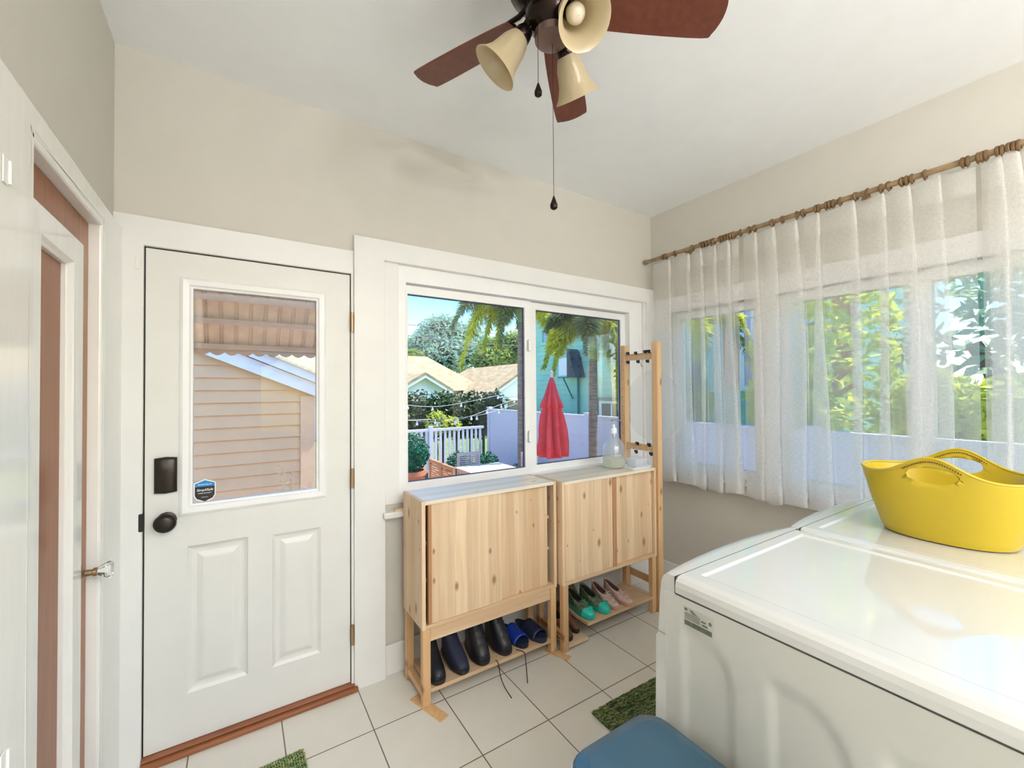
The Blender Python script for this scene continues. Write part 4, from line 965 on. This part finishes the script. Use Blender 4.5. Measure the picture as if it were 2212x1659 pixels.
# ================================================================== MATS
def door_mat(label, cx, cy, lx, ly, rz, seed):
    rnd = random.Random(seed)
    t = thing('door_mat', label, 'mat', (cx, cy, 0), R_(rz), 'green woven mats on the tiles')
    B(-lx/2+.006, lx/2-.006, -ly/2+.006, ly/2-.006, 0.0005, .008).build('mat_backing', M['core'], t, local=True)
    mb = MB(); row = 0; y = -ly/2+.005
    while y < ly/2-.004:
        x = -lx/2+.004 + rnd.uniform(0, .004)
        while x < lx/2-.003:
            a = R_(rnd.uniform(20, 60) * (1 if row % 2 else -1)); c_, s_ = math.cos(a), math.sin(a); l = .0075; w_ = .0036; zc = .0105+rnd.uniform(-.0015, .0022)
            pts = [(x+c_*l, y+s_*l*.7, zc-.002), (x-s_*w_, y+c_*w_, zc), (x-c_*l, y-s_*l*.7, zc-.002), (x+s_*w_, y-c_*w_, zc), (x, y, zc+.0042), (x, y, zc-.0045)]
            mb.add(pts, [(0,1,4), (1,2,4), (2,3,4), (3,0,4), (1,0,5), (2,1,5), (3,2,5), (0,3,5)])
            x += .0092
        y += .0085; row += 1
    o = mb.build('woven_pile', M['yarn'], t, local=True, weld=False, smooth=True, angle=80); o['kind'] = 'stuff'
    return t
door_mat('mottled green woven mat in front of the white outside door', -2.865, -.50, .71, .44, 2, 1)
door_mat('mottled green woven mat poking out beyond the washing machine and bin', -1.085, -.985, .66, .42, -1, 2)

# ================================================================== OUTDOORS
def leaf_cloud(mb, blobs, n, size, rnd, flat=0.6):
    tot = sum(b_[3]*b_[4] for b_ in blobs)
    for (cx, cy, cz, rx, rz, *rest) in blobs:
        ry = rest[0] if rest else rx
        for _ in range(int(n*rx*rz/tot)):
            while True:
                v = Vector((rnd.uniform(-1, 1), rnd.uniform(-1, 1), rnd.uniform(-1, 1)))
                if .05 < v.length < 1: break
            v.normalize(); k = rnd.uniform(.72, 1.06)
            p = Vector((cx+v.x*rx*k, cy+v.y*ry*k, cz+v.z*rz*k))
            a = Vector((rnd.gauss(0, 1), rnd.gauss(0, 1), rnd.gauss(0, flat))).normalized(); b2 = a.cross(Vector((rnd.gauss(0,1), rnd.gauss(0,1), rnd.gauss(0,1)))).normalized()
            s_ = size*rnd.uniform(.6, 1.3)
            mb.add([p-a*s_, p+b2*s_*.42, p+a*s_, p-b2*s_*.42], [(0,1,2,3)])
def core(mb, blobs, k=.72):  # solid ellipsoids filling the foliage in place of its shaded depth
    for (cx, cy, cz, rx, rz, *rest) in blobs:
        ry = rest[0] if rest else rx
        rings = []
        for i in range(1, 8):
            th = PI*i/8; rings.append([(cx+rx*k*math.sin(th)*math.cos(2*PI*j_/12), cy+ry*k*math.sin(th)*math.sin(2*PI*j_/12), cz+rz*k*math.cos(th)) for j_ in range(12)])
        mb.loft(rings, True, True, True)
def tree(label, x, y, blobs, n, size, lm, trunk_r=.15, group=None, cat='tree', name='tree', seed=1, base=GZ, has_core=True):
    rnd = random.Random(seed)
    t = thing(name, label, cat, (x, y, base), group=group)
    mb = MB(); leaf_cloud(mb, blobs, n, size, rnd)
    mb.build('foliage', lm, t, weld=False)
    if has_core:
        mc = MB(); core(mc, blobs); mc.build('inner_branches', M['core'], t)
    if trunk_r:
        top = max(b_[2] for b_ in blobs)
        mb = MB().tube([(x, y, base-.02), (x+.03, y, base+(top-base)*.4), (blobs[0][0], blobs[0][1], blobs[0][2])], [trunk_r*1.2, trunk_r, trunk_r*.5], 8)
        mb.build('trunk', M['bark'], t, smooth=True)
    return t
# ground
structure(B(-12, 2.75, .14, 7.3, GZ-.2, GZ).build('patio', M['patio']), 'reddish brick patio outside the window')
structure(B(-30, 60, -12, 60, GZ-.4, GZ-.201).build('lawn', M['lawn']), 'green yard ground outside')

# --- garage
g = thing('garage', 'tan garage with lap siding and pale gable boards seen through the door glass', 'garage', (-3.5, 4.0, GZ))
gx0, gx1, pk = -7.2, -1.89, (-4.55, 2.53)
slope = .425
zr = lambda x: pk[1]-abs(x-pk[0])*slope
mb = MB(); z = GZ; e = .1515
while z < pk[1]:
    zt_ = min(z+e, pk[1]-.005)
    if zt_ <= zr(gx1): a, b_ = gx0, gx1
    else:
        hw = (pk[1]-z)/slope; a, b_ = max(gx0, pk[0]-hw), min(gx1, pk[0]+hw)
    mb.add([(a, 3.978, z), (b_, 3.978, z), (b_, 4.0, zt_), (a, 4.0, zt_), (a, 4.01, z), (b_, 4.01, z)], [(0,1,2,3), (0,1,5,4)])
    z += e
mb.build('siding', M['siding'], g, weld=False)
MB().prism([(gx0, GZ), (gx1, GZ), (gx1, zr(gx1)), pk, (gx0, zr(gx0))], lambda x, z: (x, 4.012, z), lambda x, z: (x, 8.5, z)).build('walls', M['siding'], g)
B(gx1-.165, gx1+.006, 3.955, 3.984, GZ, zr(gx1)-.0).build('corner_board', M['sidingpost'], g, bevel=.003)
for nm, ya, yb_, dz0, dz1, m_ in (('rake_board', 3.90, 3.96, 0.0, .165, M['fasciaw']), ('fascia', 3.84, 3.90, .175, .285, M['fasciaw'])):
    ex = -1.62
    mb = MB()
    for sgn in (1, -1):
        xe = ex if sgn > 0 else 2*pk[0]-ex
        poly = [(pk[0], pk[1]+dz0), (xe, zr(xe)+dz0), (xe, zr(xe)+dz1), (pk[0], pk[1]+dz1)]
        mb.prism(poly, lambda x, z: (x, ya, z), lambda x, z: (x, yb_, z))
    mb.build(nm, m_, g)
mb = MB()
for sgn in (1, -1):
    xe = -1.55 if sgn > 0 else 2*pk[0]+1.55
    mb.prism([(pk[0], pk[1]+.287), (xe, zr(xe)+.287), (xe, zr(xe)+.32), (pk[0], pk[1]+.32)], lambda x, z: (x, 3.80, z), lambda x, z: (x, 8.8, z))
mb.build('roof', M['shinglepale'], g)
# house further behind garage whose pale shingles show above the rake
# --- awning over door
a_ = thing('door_awning', 'tan ribbed metal awning with a scalloped edge above the outside door', 'awning', (-2.9, .14, 2.4))
ax0, ax1 = -4.1, -2.02
za = lambda y: 2.765 - (y-.14)*.955
mb = MB(); rows = []
y0_, y1_ = .15, 1.20
xsr = []; x = ax0
while x < ax1: xsr += [(x, 0), (x+.052, 0), (x+.057, .012), (x+.062, .012), (x+.066, 0), (x+.070, .012), (x+.075, .012), (x+.080, 0)]; x += .080
rows = [[(xx, yy, za(yy)+dz) for xx, dz in xsr] for yy in (y0_, .5, .85, y1_)]
mb.loft(rows, False); mb.build('awning_panel', M['awning'], a_, solid=.002)
for yy in (.45, .885, 1.015, 1.165):
    B(ax0, ax1+.1, yy-.016, yy+.016, za(yy)-.045, za(yy)-.012).build('crossbar', M['awnrib'], a_, bevel=.002)
mb = MB(); poly = [(ax0, 0)]; x = ax0; zv = za(y1_)+.0
pts_b = []
while x < ax1:
    for k_ in range(8): pts_b.append((x+.080*k_/8, zv-.030-.020*math.sin(PI*k_/8)))
    x += .080
top = [(ax0, zv+.0), (pts_b[-1][0], zv+.0)]
n_ = len(pts_b)
mb.loft([[(xx, y1_+.004, zz) for xx, zz in pts_b], [(xx, y1_+.002, zv+.004) for xx, zz in pts_b]], False)
mb.build('valance', M['awnrib'], a_, solid=.003)
B(ax0, ax1+.1, .142, .17, za(.15)-.05, za(.15)-.0).build('wall_rail', M['awnrib'], a_, bevel=.002)
# dry grass clump by garage
rnd = random.Random(4)
t = thing('dry_grass_clump', 'tall dry grey-green stems in front of the garage siding', 'plant', (-2.3, 3.5, GZ))
for cx_, cy_, hh, n_ in ((-2.30, 3.45, 1.22, 9), (-2.14, 3.42, 1.1, 8), (-2.46, 3.5, .96, 6), (-2.05, 3.44, 1.05, 6)):
    mb = MB()
    for i in range(n_):
        a = rnd.uniform(0, 2*PI); l = hh*rnd.uniform(.75, 1); dx, dy = .12*math.cos(a)*rnd.random(), .12*math.sin(a)*rnd.random()
        pts = [Vector((cx_+dx*q, cy_+dy*q, GZ+l*q)) for q in (0, .35, .7, 1)]
        mb.tube(pts, [.006, .005, .004, .002], 4)
        for k_ in range(46):
            q = rnd.uniform(.35, 1); p_ = Vector((cx_+dx*q, cy_+dy*q, GZ+l*q)); v = Vector((rnd.uniform(-1,1), rnd.uniform(-1,1), rnd.uniform(.1, .9)))*.04
            mb.add([p_, p_+v+Vector((.004,0,.004)), p_+v*1.2], [(0,1,2)])
    mb.build('stem', M['drygrass'], t, weld=False)

# --- fences
FX = 2.70
vf = thing('privacy_fence', 'pale bluish vinyl privacy fence along the side of the yard', 'fence', (FX, 2.5, GZ))
B(FX, FX+.03, -6, 7.32, GZ+.05, .94).build('fence_panel', M['vfence'], vf)
B(FX-.02, FX+.05, -6, 7.32, .94, .985).build('top_rail', M['vfence'], vf, bevel=.005)
for yy in [7.30-1.83*k for k in range(8)]:
    MB().box(FX-.035, FX+.065, yy-.05, yy+.05, GZ, 1.0).box(FX-.045, FX+.075, yy-.06, yy+.06, 1.0, 1.03).build('fence_post', M['vfence'], vf, bevel=.004)
pf = thing('picket_fence', 'white picket fence at the back of the patio below the hedge', 'fence', (.6, 7.5, GZ))
B(-1.3, 2.64, 7.47, 7.52, .47, .535).build('top_rail', M['picket'], pf, bevel=.004)
B(-1.3, 2.64, 7.47, 7.52, GZ+.12, GZ+.18).build('bottom_rail', M['picket'], pf, bevel=.004)
pk0 = None; x = -.3
for k_ in range(24):
    if pk0 is None: pk0 = B(x, x+.055, 7.475, 7.51, GZ+.18, .47).build('picket', M['picket'], pf)
    else: o = pk0.copy(); C.objects.link(o); o.parent = pf; o.location.x = .122*k_
for x in (-.36, 1.18): B(x-.05, x+.05, 7.45, 7.55, GZ, .60).build('fence_post', M['picket'], pf, bevel=.004)
# --- hedge
rnd = random.Random(9)
blobs = []
for i in range(14):
    blobs.append((.3+i*.26, 8.6, .76+.05*math.sin(i*2.1), .30, .66, .5))
hb = tree('long clipped dark green hedge behind the white picket fence', 2.0, 8.6, blobs, 9000, .062, M['leafd'], 0, cat='hedge', name='hedge', seed=2)
mb = MB()
for i in range(9): mb.tube([(.3+i*.42, 8.6, GZ-.2), (.32+i*.42, 8.6, .6)], .04, 6)
mb.build('stems', M['bark'], hb)
tree('yellow-green shrub showing through the hedge above the pickets', 1.6, 8.15, [(1.55, 8.05, .62, .30, .30), (2.0, 8.05, .55, .25, .22)], 900, .05, M['leafy'], .03, cat='shrub', name='shrub', seed=5)

# --- white houses
def gable_house(label, xp, zp, xe, ze, y0, y1, wallm=M['stucco'], over=.35, t=None, group='white neighbouring houses'):
    t = t or thing('neighbour_house', label, 'house', (xp, y0, GZ-.2), group=group)
    MB().prism([(2*xp-xe, GZ-.2), (xe, GZ-.2), (xe, ze), (xp, zp), (2*xp-xe, ze)], lambda x, z: (x, y0, z), lambda x, z: (x, y1, z)).build('walls', wallm, t)
    sl = (zp-ze)/(xe-xp)
    for s_ in (1, -1):
        xo = xp+s_*(abs(xe-xp)+over)
        MB().prism([(xp, zp+.02), (xo, zp-sl*s_*(xo-xp)*1.0+.02), (xo, zp-sl*s_*(xo-xp)+.16), (xp, zp+.16)], lambda x, z: (x, y0-over, z), lambda x, z: (x, y1+over, z)).build('roof', M['shingle'], t)
        MB().prism([(xp, zp-.09), (xo, zp-sl*s_*(xo-xp)-.09), (xo, zp-sl*s_*(xo-xp)+.02), (xp, zp+.02)], lambda x, z: (x, y0-over, z), lambda x, z: (x, y0-over+.05, z)).build('rake_board', M['picket'], t)
    return t
gable_house('white house with a small gable and tan roof, behind the left of the hedge', 4.25, 2.12, 5.25, 1.55, 16, 18.4)
t = thing('neighbour_house', 'wide tan-roofed white house with a broad gable wing, at the middle of the garden window', 'house', (4, 19, GZ-.2), group='white neighbouring houses')
MB().box(-3, 8.6, 19.5, 23, GZ-.2, 1.7).build('walls', M['stucco'], t)
MB().add([(-3.5, 18.9, 1.45), (9.3, 18.9, 1.45), (6.6, 21.4, 3.45), (-1, 21.4, 3.45), (-3.5, 23.5, 1.45), (9.3, 23.5, 1.45)], [(0,1,2,3), (1,5,2), (5,4,3,2), (4,0,3), (0,4,5,1)]).build('roof', M['shingle'], t)
MB().box(4.2, 5.0, 21.1, 21.7, 3.3, 3.95).build('chimney', M['trunkred'], t)
o = gable_house('', 10.2, 2.75, 13.0, 1.05, 16, 23, t=t)
MB().add([(8.7, 15.5, .95), (9.9, 15.5, .95), (9.9, 16, 1.12), (8.7, 16, 1.12)], [(0,1,2,3)]).build('window_hood', M['stucco'], o, solid=.04)
B(8.8, 9.8, 15.94, 15.99, -.1, .9).build('window', M['darkglass'], o)
# --- far trees
grp = 'trees beyond the houses'
tree('large blue-grey oak behind the tan roof in the garden window', 13.4, 33.9, [(11.46, 33.99, 5.33, 1.86, 1.62), (13.32, 34.57, 6.61, 2.32, 1.97), (15.52, 33.99, 5.91, 2.32, 1.74), (13.43, 33.41, 4.64, 3.25, 1.74), (10.42, 33.99, 4.64, 1.16, 1.04)], 9000, .20, M['leafb'], .25, grp, seed=11)
tree('sunlit green oak above the broad white gable', 16.4, 27, [(14.3, 26.6, 4.3, 1.6, 1.35), (16.1, 26.6, 4.7, 1.7, 1.5), (17.7, 27, 4.3, 1.5, 1.25), (13.2, 26.0, 3.7, 1.15, 1.0)], 7000, .17, M['leafm'], .25, grp, seed=12)
tree('small green tree above the chimney at the window\'s left edge', 6.2, 25.5, [(6.0, 25.5, 3.9, .9, .8), (7.2, 25.5, 3.6, .8, .7)], 1800, .15, M['leafm'], .15, grp, seed=13)
# --- power lines
for i, (z0_, z1_) in enumerate(((4.07, 4.05), (3.64, 3.55))):
    o = MB().tube([(-6, 14, z0_+.08), (2.9, 14, z0_), (6, 14.2, z1_-.03), (14.5, 15, z1_+.05)], .014, 5).build('power_line', M['wire'])
    tag(o, ['upper dark power line crossing the blue sky', 'lower dark power line crossing the sky above the roofs'][i], 'power line', 'power lines')

for i, (x, y) in enumerate(((-6.0, 14.0), (14.5, 15.0))):
    o = MB().lathe([(.14, 0), (.11, 8.0)], (x, y, GZ-.2), n=12, cap0=True, cap1=True).build('utility_pole', M['bark'], smooth=True)
    tag(o, ['wooden utility pole at the left end of the power lines', 'wooden utility pole at the right end of the power lines'][i], 'utility pole', 'utility poles')

# --- teal house
th_ = thing('teal_house', 'two-storey teal lap-sided house beyond the privacy fence', 'house', (5.2, 4, GZ-.2))
mb = MB(); z = GZ
while z < 4.2:
    mb.add([(5.185, 8.75, z), (5.185, .55, z), (5.2, .55, z+.15), (5.2, 8.75, z+.15), (5.21, 8.75, z), (5.21, .55, z)], [(0,1,2,3), (0,1,5,4)]); z += .15
mb.build('siding', M['tealwall'], th_, weld=False)
B(5.212, 10, .55, 8.75, GZ-.2, 4.3).build('walls', M['tealwall'], th_)
MB().add([(4.75, .1, 4.28), (4.75, 9.2, 4.28), (7.6, 9.2, 5.6), (7.6, .1, 5.6), (10.5, 9.2, 4.28), (10.5, .1, 4.28)], [(0,1,2,3), (3,2,4,5), (0,3,5), (1,4,2), (0,5,4,1)]).build('roof', M['shingle'], th_)
def hwin(y0, y1, z0, z1, gm, fm, shut=None):
    wo_ = MB().plate((y0-.09, y1+.09), (z0-.09, z1+.09), [(y0, y1, z0, z1)], fR, 5.15, 5.19).box(5.16, 5.18, (y0+y1)/2-.025, (y0+y1)/2+.025, z0, z1).build('window', fm, th_)
    B(5.172, 5.182, y0, y1, z0, z1).build('pane', gm, wo_)
    if shut:
        for (a, b_) in ((y0-.40, y0-.1), (y1+.1, y1+.40)): B(5.14, 5.18, a, b_, z0-.05, z1+.05).build('shutter', shut, th_, bevel=.004)
hwin(7.5, 8.25, 2.92, 3.30, M['bluewin'], M['tealwall'])
hwin(5.05, 5.75, .72, 1.10, M['darkglass'], M['stucco'])
B(5.12, 5.15, 4.85, 5.95, 1.17, 1.26).build('window_trim', M['teald'], th_)
B(5.12, 5.15, 5.86, 5.95, .55, 1.17).build('window_trim', M['teald'], th_)
hwin(1.75, 2.05, 1.5, 2.9, M['bluewin'], M['stucco'], M['orange'])
hwin(.75, 1.15, 1.4, 2.9, M['bluewin'], M['stucco'], M['orange'])
aw = thing('window_air_conditioner', 'boxy window air conditioner with dark sloping hood on the teal house', 'air conditioner', (5.0, 6.9, 1.8))
B(4.85, 5.18, 6.70, 7.10, 1.84, 2.34).build('housing', M['stucco'], aw, bevel=.01)
MB().prism([(6.36, 1.80), (6.69, 1.80), (6.69, 2.58), (6.60, 2.50)], lambda y, z: (4.80, y, z), lambda y, z: (5.18, y, z)).build('hood', M['wire'], aw)
MB().tube([(4.8, 6.85, 1.80), (5.15, 6.85, 1.2)], .02, 6).tube([(4.82, 7.1, 1.80), (4.82, 6.4, 1.79)], .02, 6).build('support_bracket', M['teald'], aw)
MB().tube([(5.14, 6.62, 1.8), (5.14, 6.62, GZ)], .03, 8).build('downpipe', M['teald'], th_, smooth=True)

# --- palms
def frond(mb, origin, az, L, rise, droop, n, ll, rnd, plume=1.0):
    d_ = Vector((math.cos(az), math.sin(az), 0)); pts = []
    for i in range(25):
        s_ = i/24; pts.append(Vector(origin) + d_*(L*(s_-.28*s_*s_)) + Vector((0, 0, rise*s_ - droop*s_*s_)))
    mb.tube(pts[::3], [.018*(1-.8*i/8) for i in range(9)], 5)
    side = d_.cross(Vector((0,0,1)))
    for k_ in range(n):
        s_ = .08+.92*(k_+rnd.random())/n; i = min(23, int(s_*24)); f_ = s_*24-i
        p_ = pts[i].lerp(pts[i+1], f_); tn = (pts[i+1]-pts[i]).normalized(); nb = tn.cross(side).normalized()
        a = rnd.uniform(0, 2*PI); rad = (side*math.cos(a) + nb*math.sin(a)*plume)
        l = ll*(math.sin(min(1, s_*1.15)*PI*.86+.25))*rnd.uniform(.75, 1.15); l = max(l, ll*.25)
        v = (rad*1.0 + tn*.42).normalized(); v = (v + Vector((0,0,-.18))).normalized()
        w_ = v.cross(tn).normalized()*.012
        tip = p_+v*l+Vector((0,0,-.10*l))
        midp = p_+v*l*.5
        mb.add([p_-w_*.5, midp-w_, tip, midp+w_, p_+w_*.5], [(0,1,2,3,4)])
def palm(label, x, y, zs, lean, fronds, n, ll, seed, r0=.10):
    t = thing('palm_tree', label, 'palm tree', (x, y, GZ), group='foxtail palms in the yard')
    zt_ = zs+.75
    rr = [r0*1.15]+[r0*.95]*4+[r0*.85]
    pts = [(x+lean*q, y, GZ-.02+(zs-GZ)*q) for q in (0, .2, .4, .6, .8, 1)]
    MB().tube(pts, rr, 14).build('trunk', M['trunk'], t, smooth=True)
    MB().tube([(x+lean, y, zs-.02), (x+lean, y, zs+.25), (x+lean, y, zs+.55), (x+lean, y, zt_)], [r0*.80, r0*.95, r0*.7, r0*.35], 14).build('crownshaft', M['trunkg'], t, smooth=True)
    rnd = random.Random(seed)
    for (az, L, rise, droop, m_) in fronds:
        mb = MB(); frond(mb, (x+lean, y, zt_-.12), R_(az), L, rise, droop, n, ll, rnd); mb.build('frond', M[m_], t, weld=False)
    return t
# view-left is azimuth ~147 deg, view-right ~-33 deg
palm('palm with fronds drooping at the top of the left garden pane', 2.17, 5.05, 2.86, .02,
     [(150, 1.75, .45, 2.05, 'frondy'), (160, 2.0, .55, 1.35, 'frondg'), (135, 1.5, .5, 1.15, 'frondg'), (142, 1.1, .3, 1.5, 'frondy'), (-35, .9, .3, 1.5, 'frondy'), (-10, 1.3, .5, 1.6, 'frondy'), (-75, 1.1, .4, 1.7, 'frondy'), (60, 1.5, .9, 1.5, 'frondg'), (200, 1.0, .4, 1.6, 'frondg'), (175, .8, .1, 1.3, 'frondy'), (148, 1.45, .35, 1.2, 'frondy')], 900, .38, 21, .085)
palm('palm standing before the teal house in the right garden pane', 2.24, 3.02, 1.98, .02,
     [(150, .95, .42, 1.35, 'frondy'), (160, 1.15, .55, .75, 'frondg'), (130, .75, .45, 1.0, 'frondy'), (-38, .80, .45, 1.85, 'frondg'), (-22, 1.05, .6, 1.5, 'frondy'), (-75, .9, .5, 1.6, 'frondy'), (40, 1.2, .8, 1.4, 'frondg'), (215, .8, .5, 1.1, 'frondg'), (146, 1.15, .35, 1.15, 'frondy'), (-30, .62, .25, 1.75, 'frondy')], 950, .30, 22, .078)
# --- umbrella
um = thing('patio_umbrella', 'closed red patio umbrella standing outside the right garden pane', 'umbrella', (1.36, 3.0, GZ))
ux, uy = 1.36, 3.0
def uring(z, r, amp, n=72, lob=8, ph=0.0):
    r *= .94; ph = z*1.6; amp *= 1.5
    return [(ux+(r+amp*math.cos(lob*2*PI*i/n+ph)+amp*.4*math.sin(3*2*PI*i/n+z*5))*math.cos(2*PI*i/n), uy+(r+amp*math.cos(lob*2*PI*i/n+ph)+amp*.4*math.sin(3*2*PI*i/n+z*5))*math.sin(2*PI*i/n), z) for i in range(n)]
MB().loft([uring(1.665, .018, 0), uring(1.55, .055, .008), uring(1.38, .10, .018), uring(1.26, .14, .026), uring(1.18, .15, .034), uring(1.175, .11, .03)], True, True).build('canopy_cap', M['red'], um, smooth=True, angle=80)
MB().loft([uring(1.24, .11, .02), uring(1.05, .145, .035), uring(.85, .165, .045), uring(.65, .185, .052), uring(.50, .20, .055), uring(.43, .195, .060), uring(.42, .12, .03), uring(.40, .05, 0)], True).build('canopy', M['red'], um, smooth=True, angle=80)
MB().tube([(ux, uy, GZ+.05), (ux, uy, 1.67)], .022, 10).build('pole', M['teakpale'], um, smooth=True)
MB().lathe([(.03, 1.66), (.028, 1.70), (.032, 1.72), (.02, 1.75), (.001, 1.76)], (ux, uy, 0), n=14).build('finial', M['teakpale'], um, smooth=True)
MB().lathe([(.25, 0), (.25, .04), (.05, .07), (.03, .2)], (ux, uy, GZ), n=24, cap0=True).build('base', M['clip'], um, smooth=True)
# --- table + chairs
tb = thing('garden_table', 'pale weathered slatted garden table outside the left garden pane', 'table', (.90, 3.95, GZ))
for k_ in range(9): B(.46+.1*k_, .55+.1*k_, 3.25, 4.62, .085, .108).build('slat', M['teakpale'], tb)
B(.48, 1.34, 3.35, 4.52, .03, .084).build('apron', M['teakpale'], tb)
for (x, y) in ((.50, 3.37), (1.27, 3.37), (.50, 4.45), (1.27, 4.45)): B(x, x+.06, y, y+.06, GZ, .03).build('leg', M['teakpale'], tb)
def gchair(m_, label, x, y, rz, first=None):
    t = thing('garden_chair', label, 'chair', (x, y, GZ), R_(rz), 'slatted garden chairs around the table')
    for k_ in range(6): B(-.22, .22, -.20+.07*k_, -.14+.07*k_, .43, .45).build('seat_slat', m_, t, local=True)
    for sx_ in (-1, 1):
        for sy_ in (-1, 1):
            hgt = .93 if sy_ < 0 else .43
            MB().obox((sx_*.215, sy_*.21-(.02 if sy_ < 0 else 0), hgt/2), (.045, .045, hgt)).build('leg', m_, t, local=True, bevel=.003)
    mb = MB().box(-.22, .22, -.25, -.21, .87, .93).box(-.22, .22, -.25, -.21, .55, .59)
    for k_ in range(7): mb.box(-.195, .195, -.242, -.225, .60+.038*k_, .622+.038*k_)
    mb.build('backrest', m_, t, local=True)
    MB().box(-.24, -.19, -.21, .22, .62, .65).box(.19, .24, -.21, .22, .62, .65).build('armrest', m_, t, local=True, bevel=.003)
    return t
gchair(M['teak'], 'orange teak garden chair left of the table, the farther one', .26, 4.45, -90)
gchair(M['teak'], 'orange teak garden chair left of the table, the nearer one', .24, 3.92, -90)
gchair(M['teakpale'], 'pale garden chair at the far end of the table', .92, 4.75, 180)
gchair(M['teakpale'], 'pale garden chair right of the table beside the window mullion', 1.50, 4.15, 90)
# --- green bushes, potted shrub
grp = 'round deep green bushes by the fences'
tree('round deep green bush before the pickets, left of the pale chair', 1.28, 6.1, [(1.25, 6.1, -.28, .30, .42)], 1600, .035, M['bushg'], 0, grp, 'bush', 'bush', 31)
tree('round deep green bush right of the pale chair at the fence corner', 2.0, 6.1, [(1.95, 6.1, -.32, .30, .38)], 1600, .035, M['bushg'], 0, grp, 'bush', 'bush', 32)
tree('low deep green bush along the privacy fence near the mullion', 2.3, 5.3, [(2.30, 5.25, -.40, .30, .30)], 1500, .035, M['bushg'], 0, grp, 'bush', 'bush', 33)
pt = thing('potted_shrub', 'clipped deep green shrub in a terracotta pot at the window\'s lower left', 'potted plant', (-.72, 3.5, GZ))
MB().lathe([(.13, GZ), (.15, GZ+.05), (.20, .28), (.22, .30), (.22, .36), (.19, .36), (.17, .25), (.001, .25)], (-.74, 3.5, 0), n=28, cap0=True).build('pot', M['terracotta'], pt, smooth=True)
mb = MB(); leaf_cloud(mb, [(-.74, 3.5, .60, .25, .26)], 3000, .028, random.Random(7)); mb.build('foliage', M['bushg'], pt, weld=False)
mb = MB(); core(mb, [(-.74, 3.5, .60, .25, .26)], .8); mb.build('inner_branches', M['bushg'], pt)
# small plant by fence
tree('small light green plant at the foot of the privacy fence, beside the palm trunk', 2.35, 2.75, [(2.35, 2.72, -.02, .16, .35)], 400, .06, M['leafy'], 0, None, 'plant', 'garden_plant', 35)
# --- string lights
rnd = random.Random(3)
for i, (lab, pts) in enumerate((('string of white garden bulbs, lower strand at the left', [(-1.0, 5.5, .98), (0, 5.5, .90), (.66, 5.5, .84), (1.3, 5.6, .93), (2.0, 5.8, 1.10), (2.66, 6.0, 1.25)]),
                                ('string of white garden bulbs, upper strand at the left', [(-1.0, 5.0, .95), (0, 5.1, .935), (.8, 5.2, .93), (1.6, 5.4, .99), (2.66, 5.6, 1.22)]),
                                ('string of white garden bulbs crossing before the hedge', [(-1.5, 6.6, 1.42), (.3, 6.6, 1.15), (1.2, 6.6, 1.12), (2.66, 6.6, 1.35)]))):
    t = thing('string_lights', lab, 'string lights', pts[0], group='strings of garden bulbs')
    path = catmull(pts, 8)
    MB().tube(path, .006, 5).build('cord', M['cord'], t, smooth=True)
    for k_ in range(4+2*i % 5, len(path), 5):
        x, y, z = path[k_]
        MB().lathe([(.012, 0), (.012, -.03)], (x, y, z), n=8, cap0=True).lathe([(.010, -.03), (.024, -.05), (.028, -.068), (.018, -.088), (.001, -.092)], (x, y, z), n=10).build('bulb', M['bulbw'], t, smooth=True)
# --- greenery beyond the side fence (seen through the sheers)
grp = 'trees and shrubs beyond the side fence'
tree('pale yellow-green bamboo-like shrub seen through the middle sheer curtain', 3.7, .3, [(3.7, .65, 1.6, .50, 1.5), (3.7, .0, 1.9, .5, 1.5)], 1500, .11, M['leafy'], .06, grp, 'shrub', 'shrub', 41, has_core=False)
tree('grey-green tree seen through the sheer curtain above the yellow basket', 5.0, -1.5, [(5.0, -.9, 2.0, .8, 1.2), (5.1, -1.7, 2.6, .9, 1.2), (5.0, -2.4, 1.9, .8, 1.2)], 1900, .11, M['leafb'], .15, grp, seed=42, has_core=False)
tree('yellow-green shrub low behind the side fence, above the basket', 3.5, -.95, [(3.5, -.85, 1.2, .38, .45), (3.5, -1.4, 1.1, .35, .45)], 2000, .08, M['leafy'], .04, grp, 'shrub', 'shrub', 43, has_core=False)
tree('yellow-green shrub behind the side fence, before the orange shutters', 3.6, 2.4, [(3.6, 2.2, 1.2, .4, .5), (3.6, 2.8, 1.15, .4, .5)], 2000, .08, M['leafy'], .04, grp, 'shrub', 'shrub', 45, has_core=False)
tree('tall green tree beyond the side fence at the right of the sheers', 7.5, -4.5, [(7.5, -4.0, 2.8, 1.4, 2.0), (7.8, -5.8, 3.0, 1.5, 2.0)], 2200, .15, M['leafm'], .2, grp, seed=44, has_core=False)
palm('palm beyond the side fence seen through the left sheer curtain', 3.5, 1.95, 1.9, .02,
     [(150, 1.1, .6, 1.3, 'frondy'), (220, 1.2, .6, 1.5, 'frondy'), (-60, 1.2, .6, 1.6, 'frondg'), (280, 1.1, .9, 1.2, 'frondy'), (20, 1.2, .8, 1.3, 'frondg')], 340, .25, 51, .08)
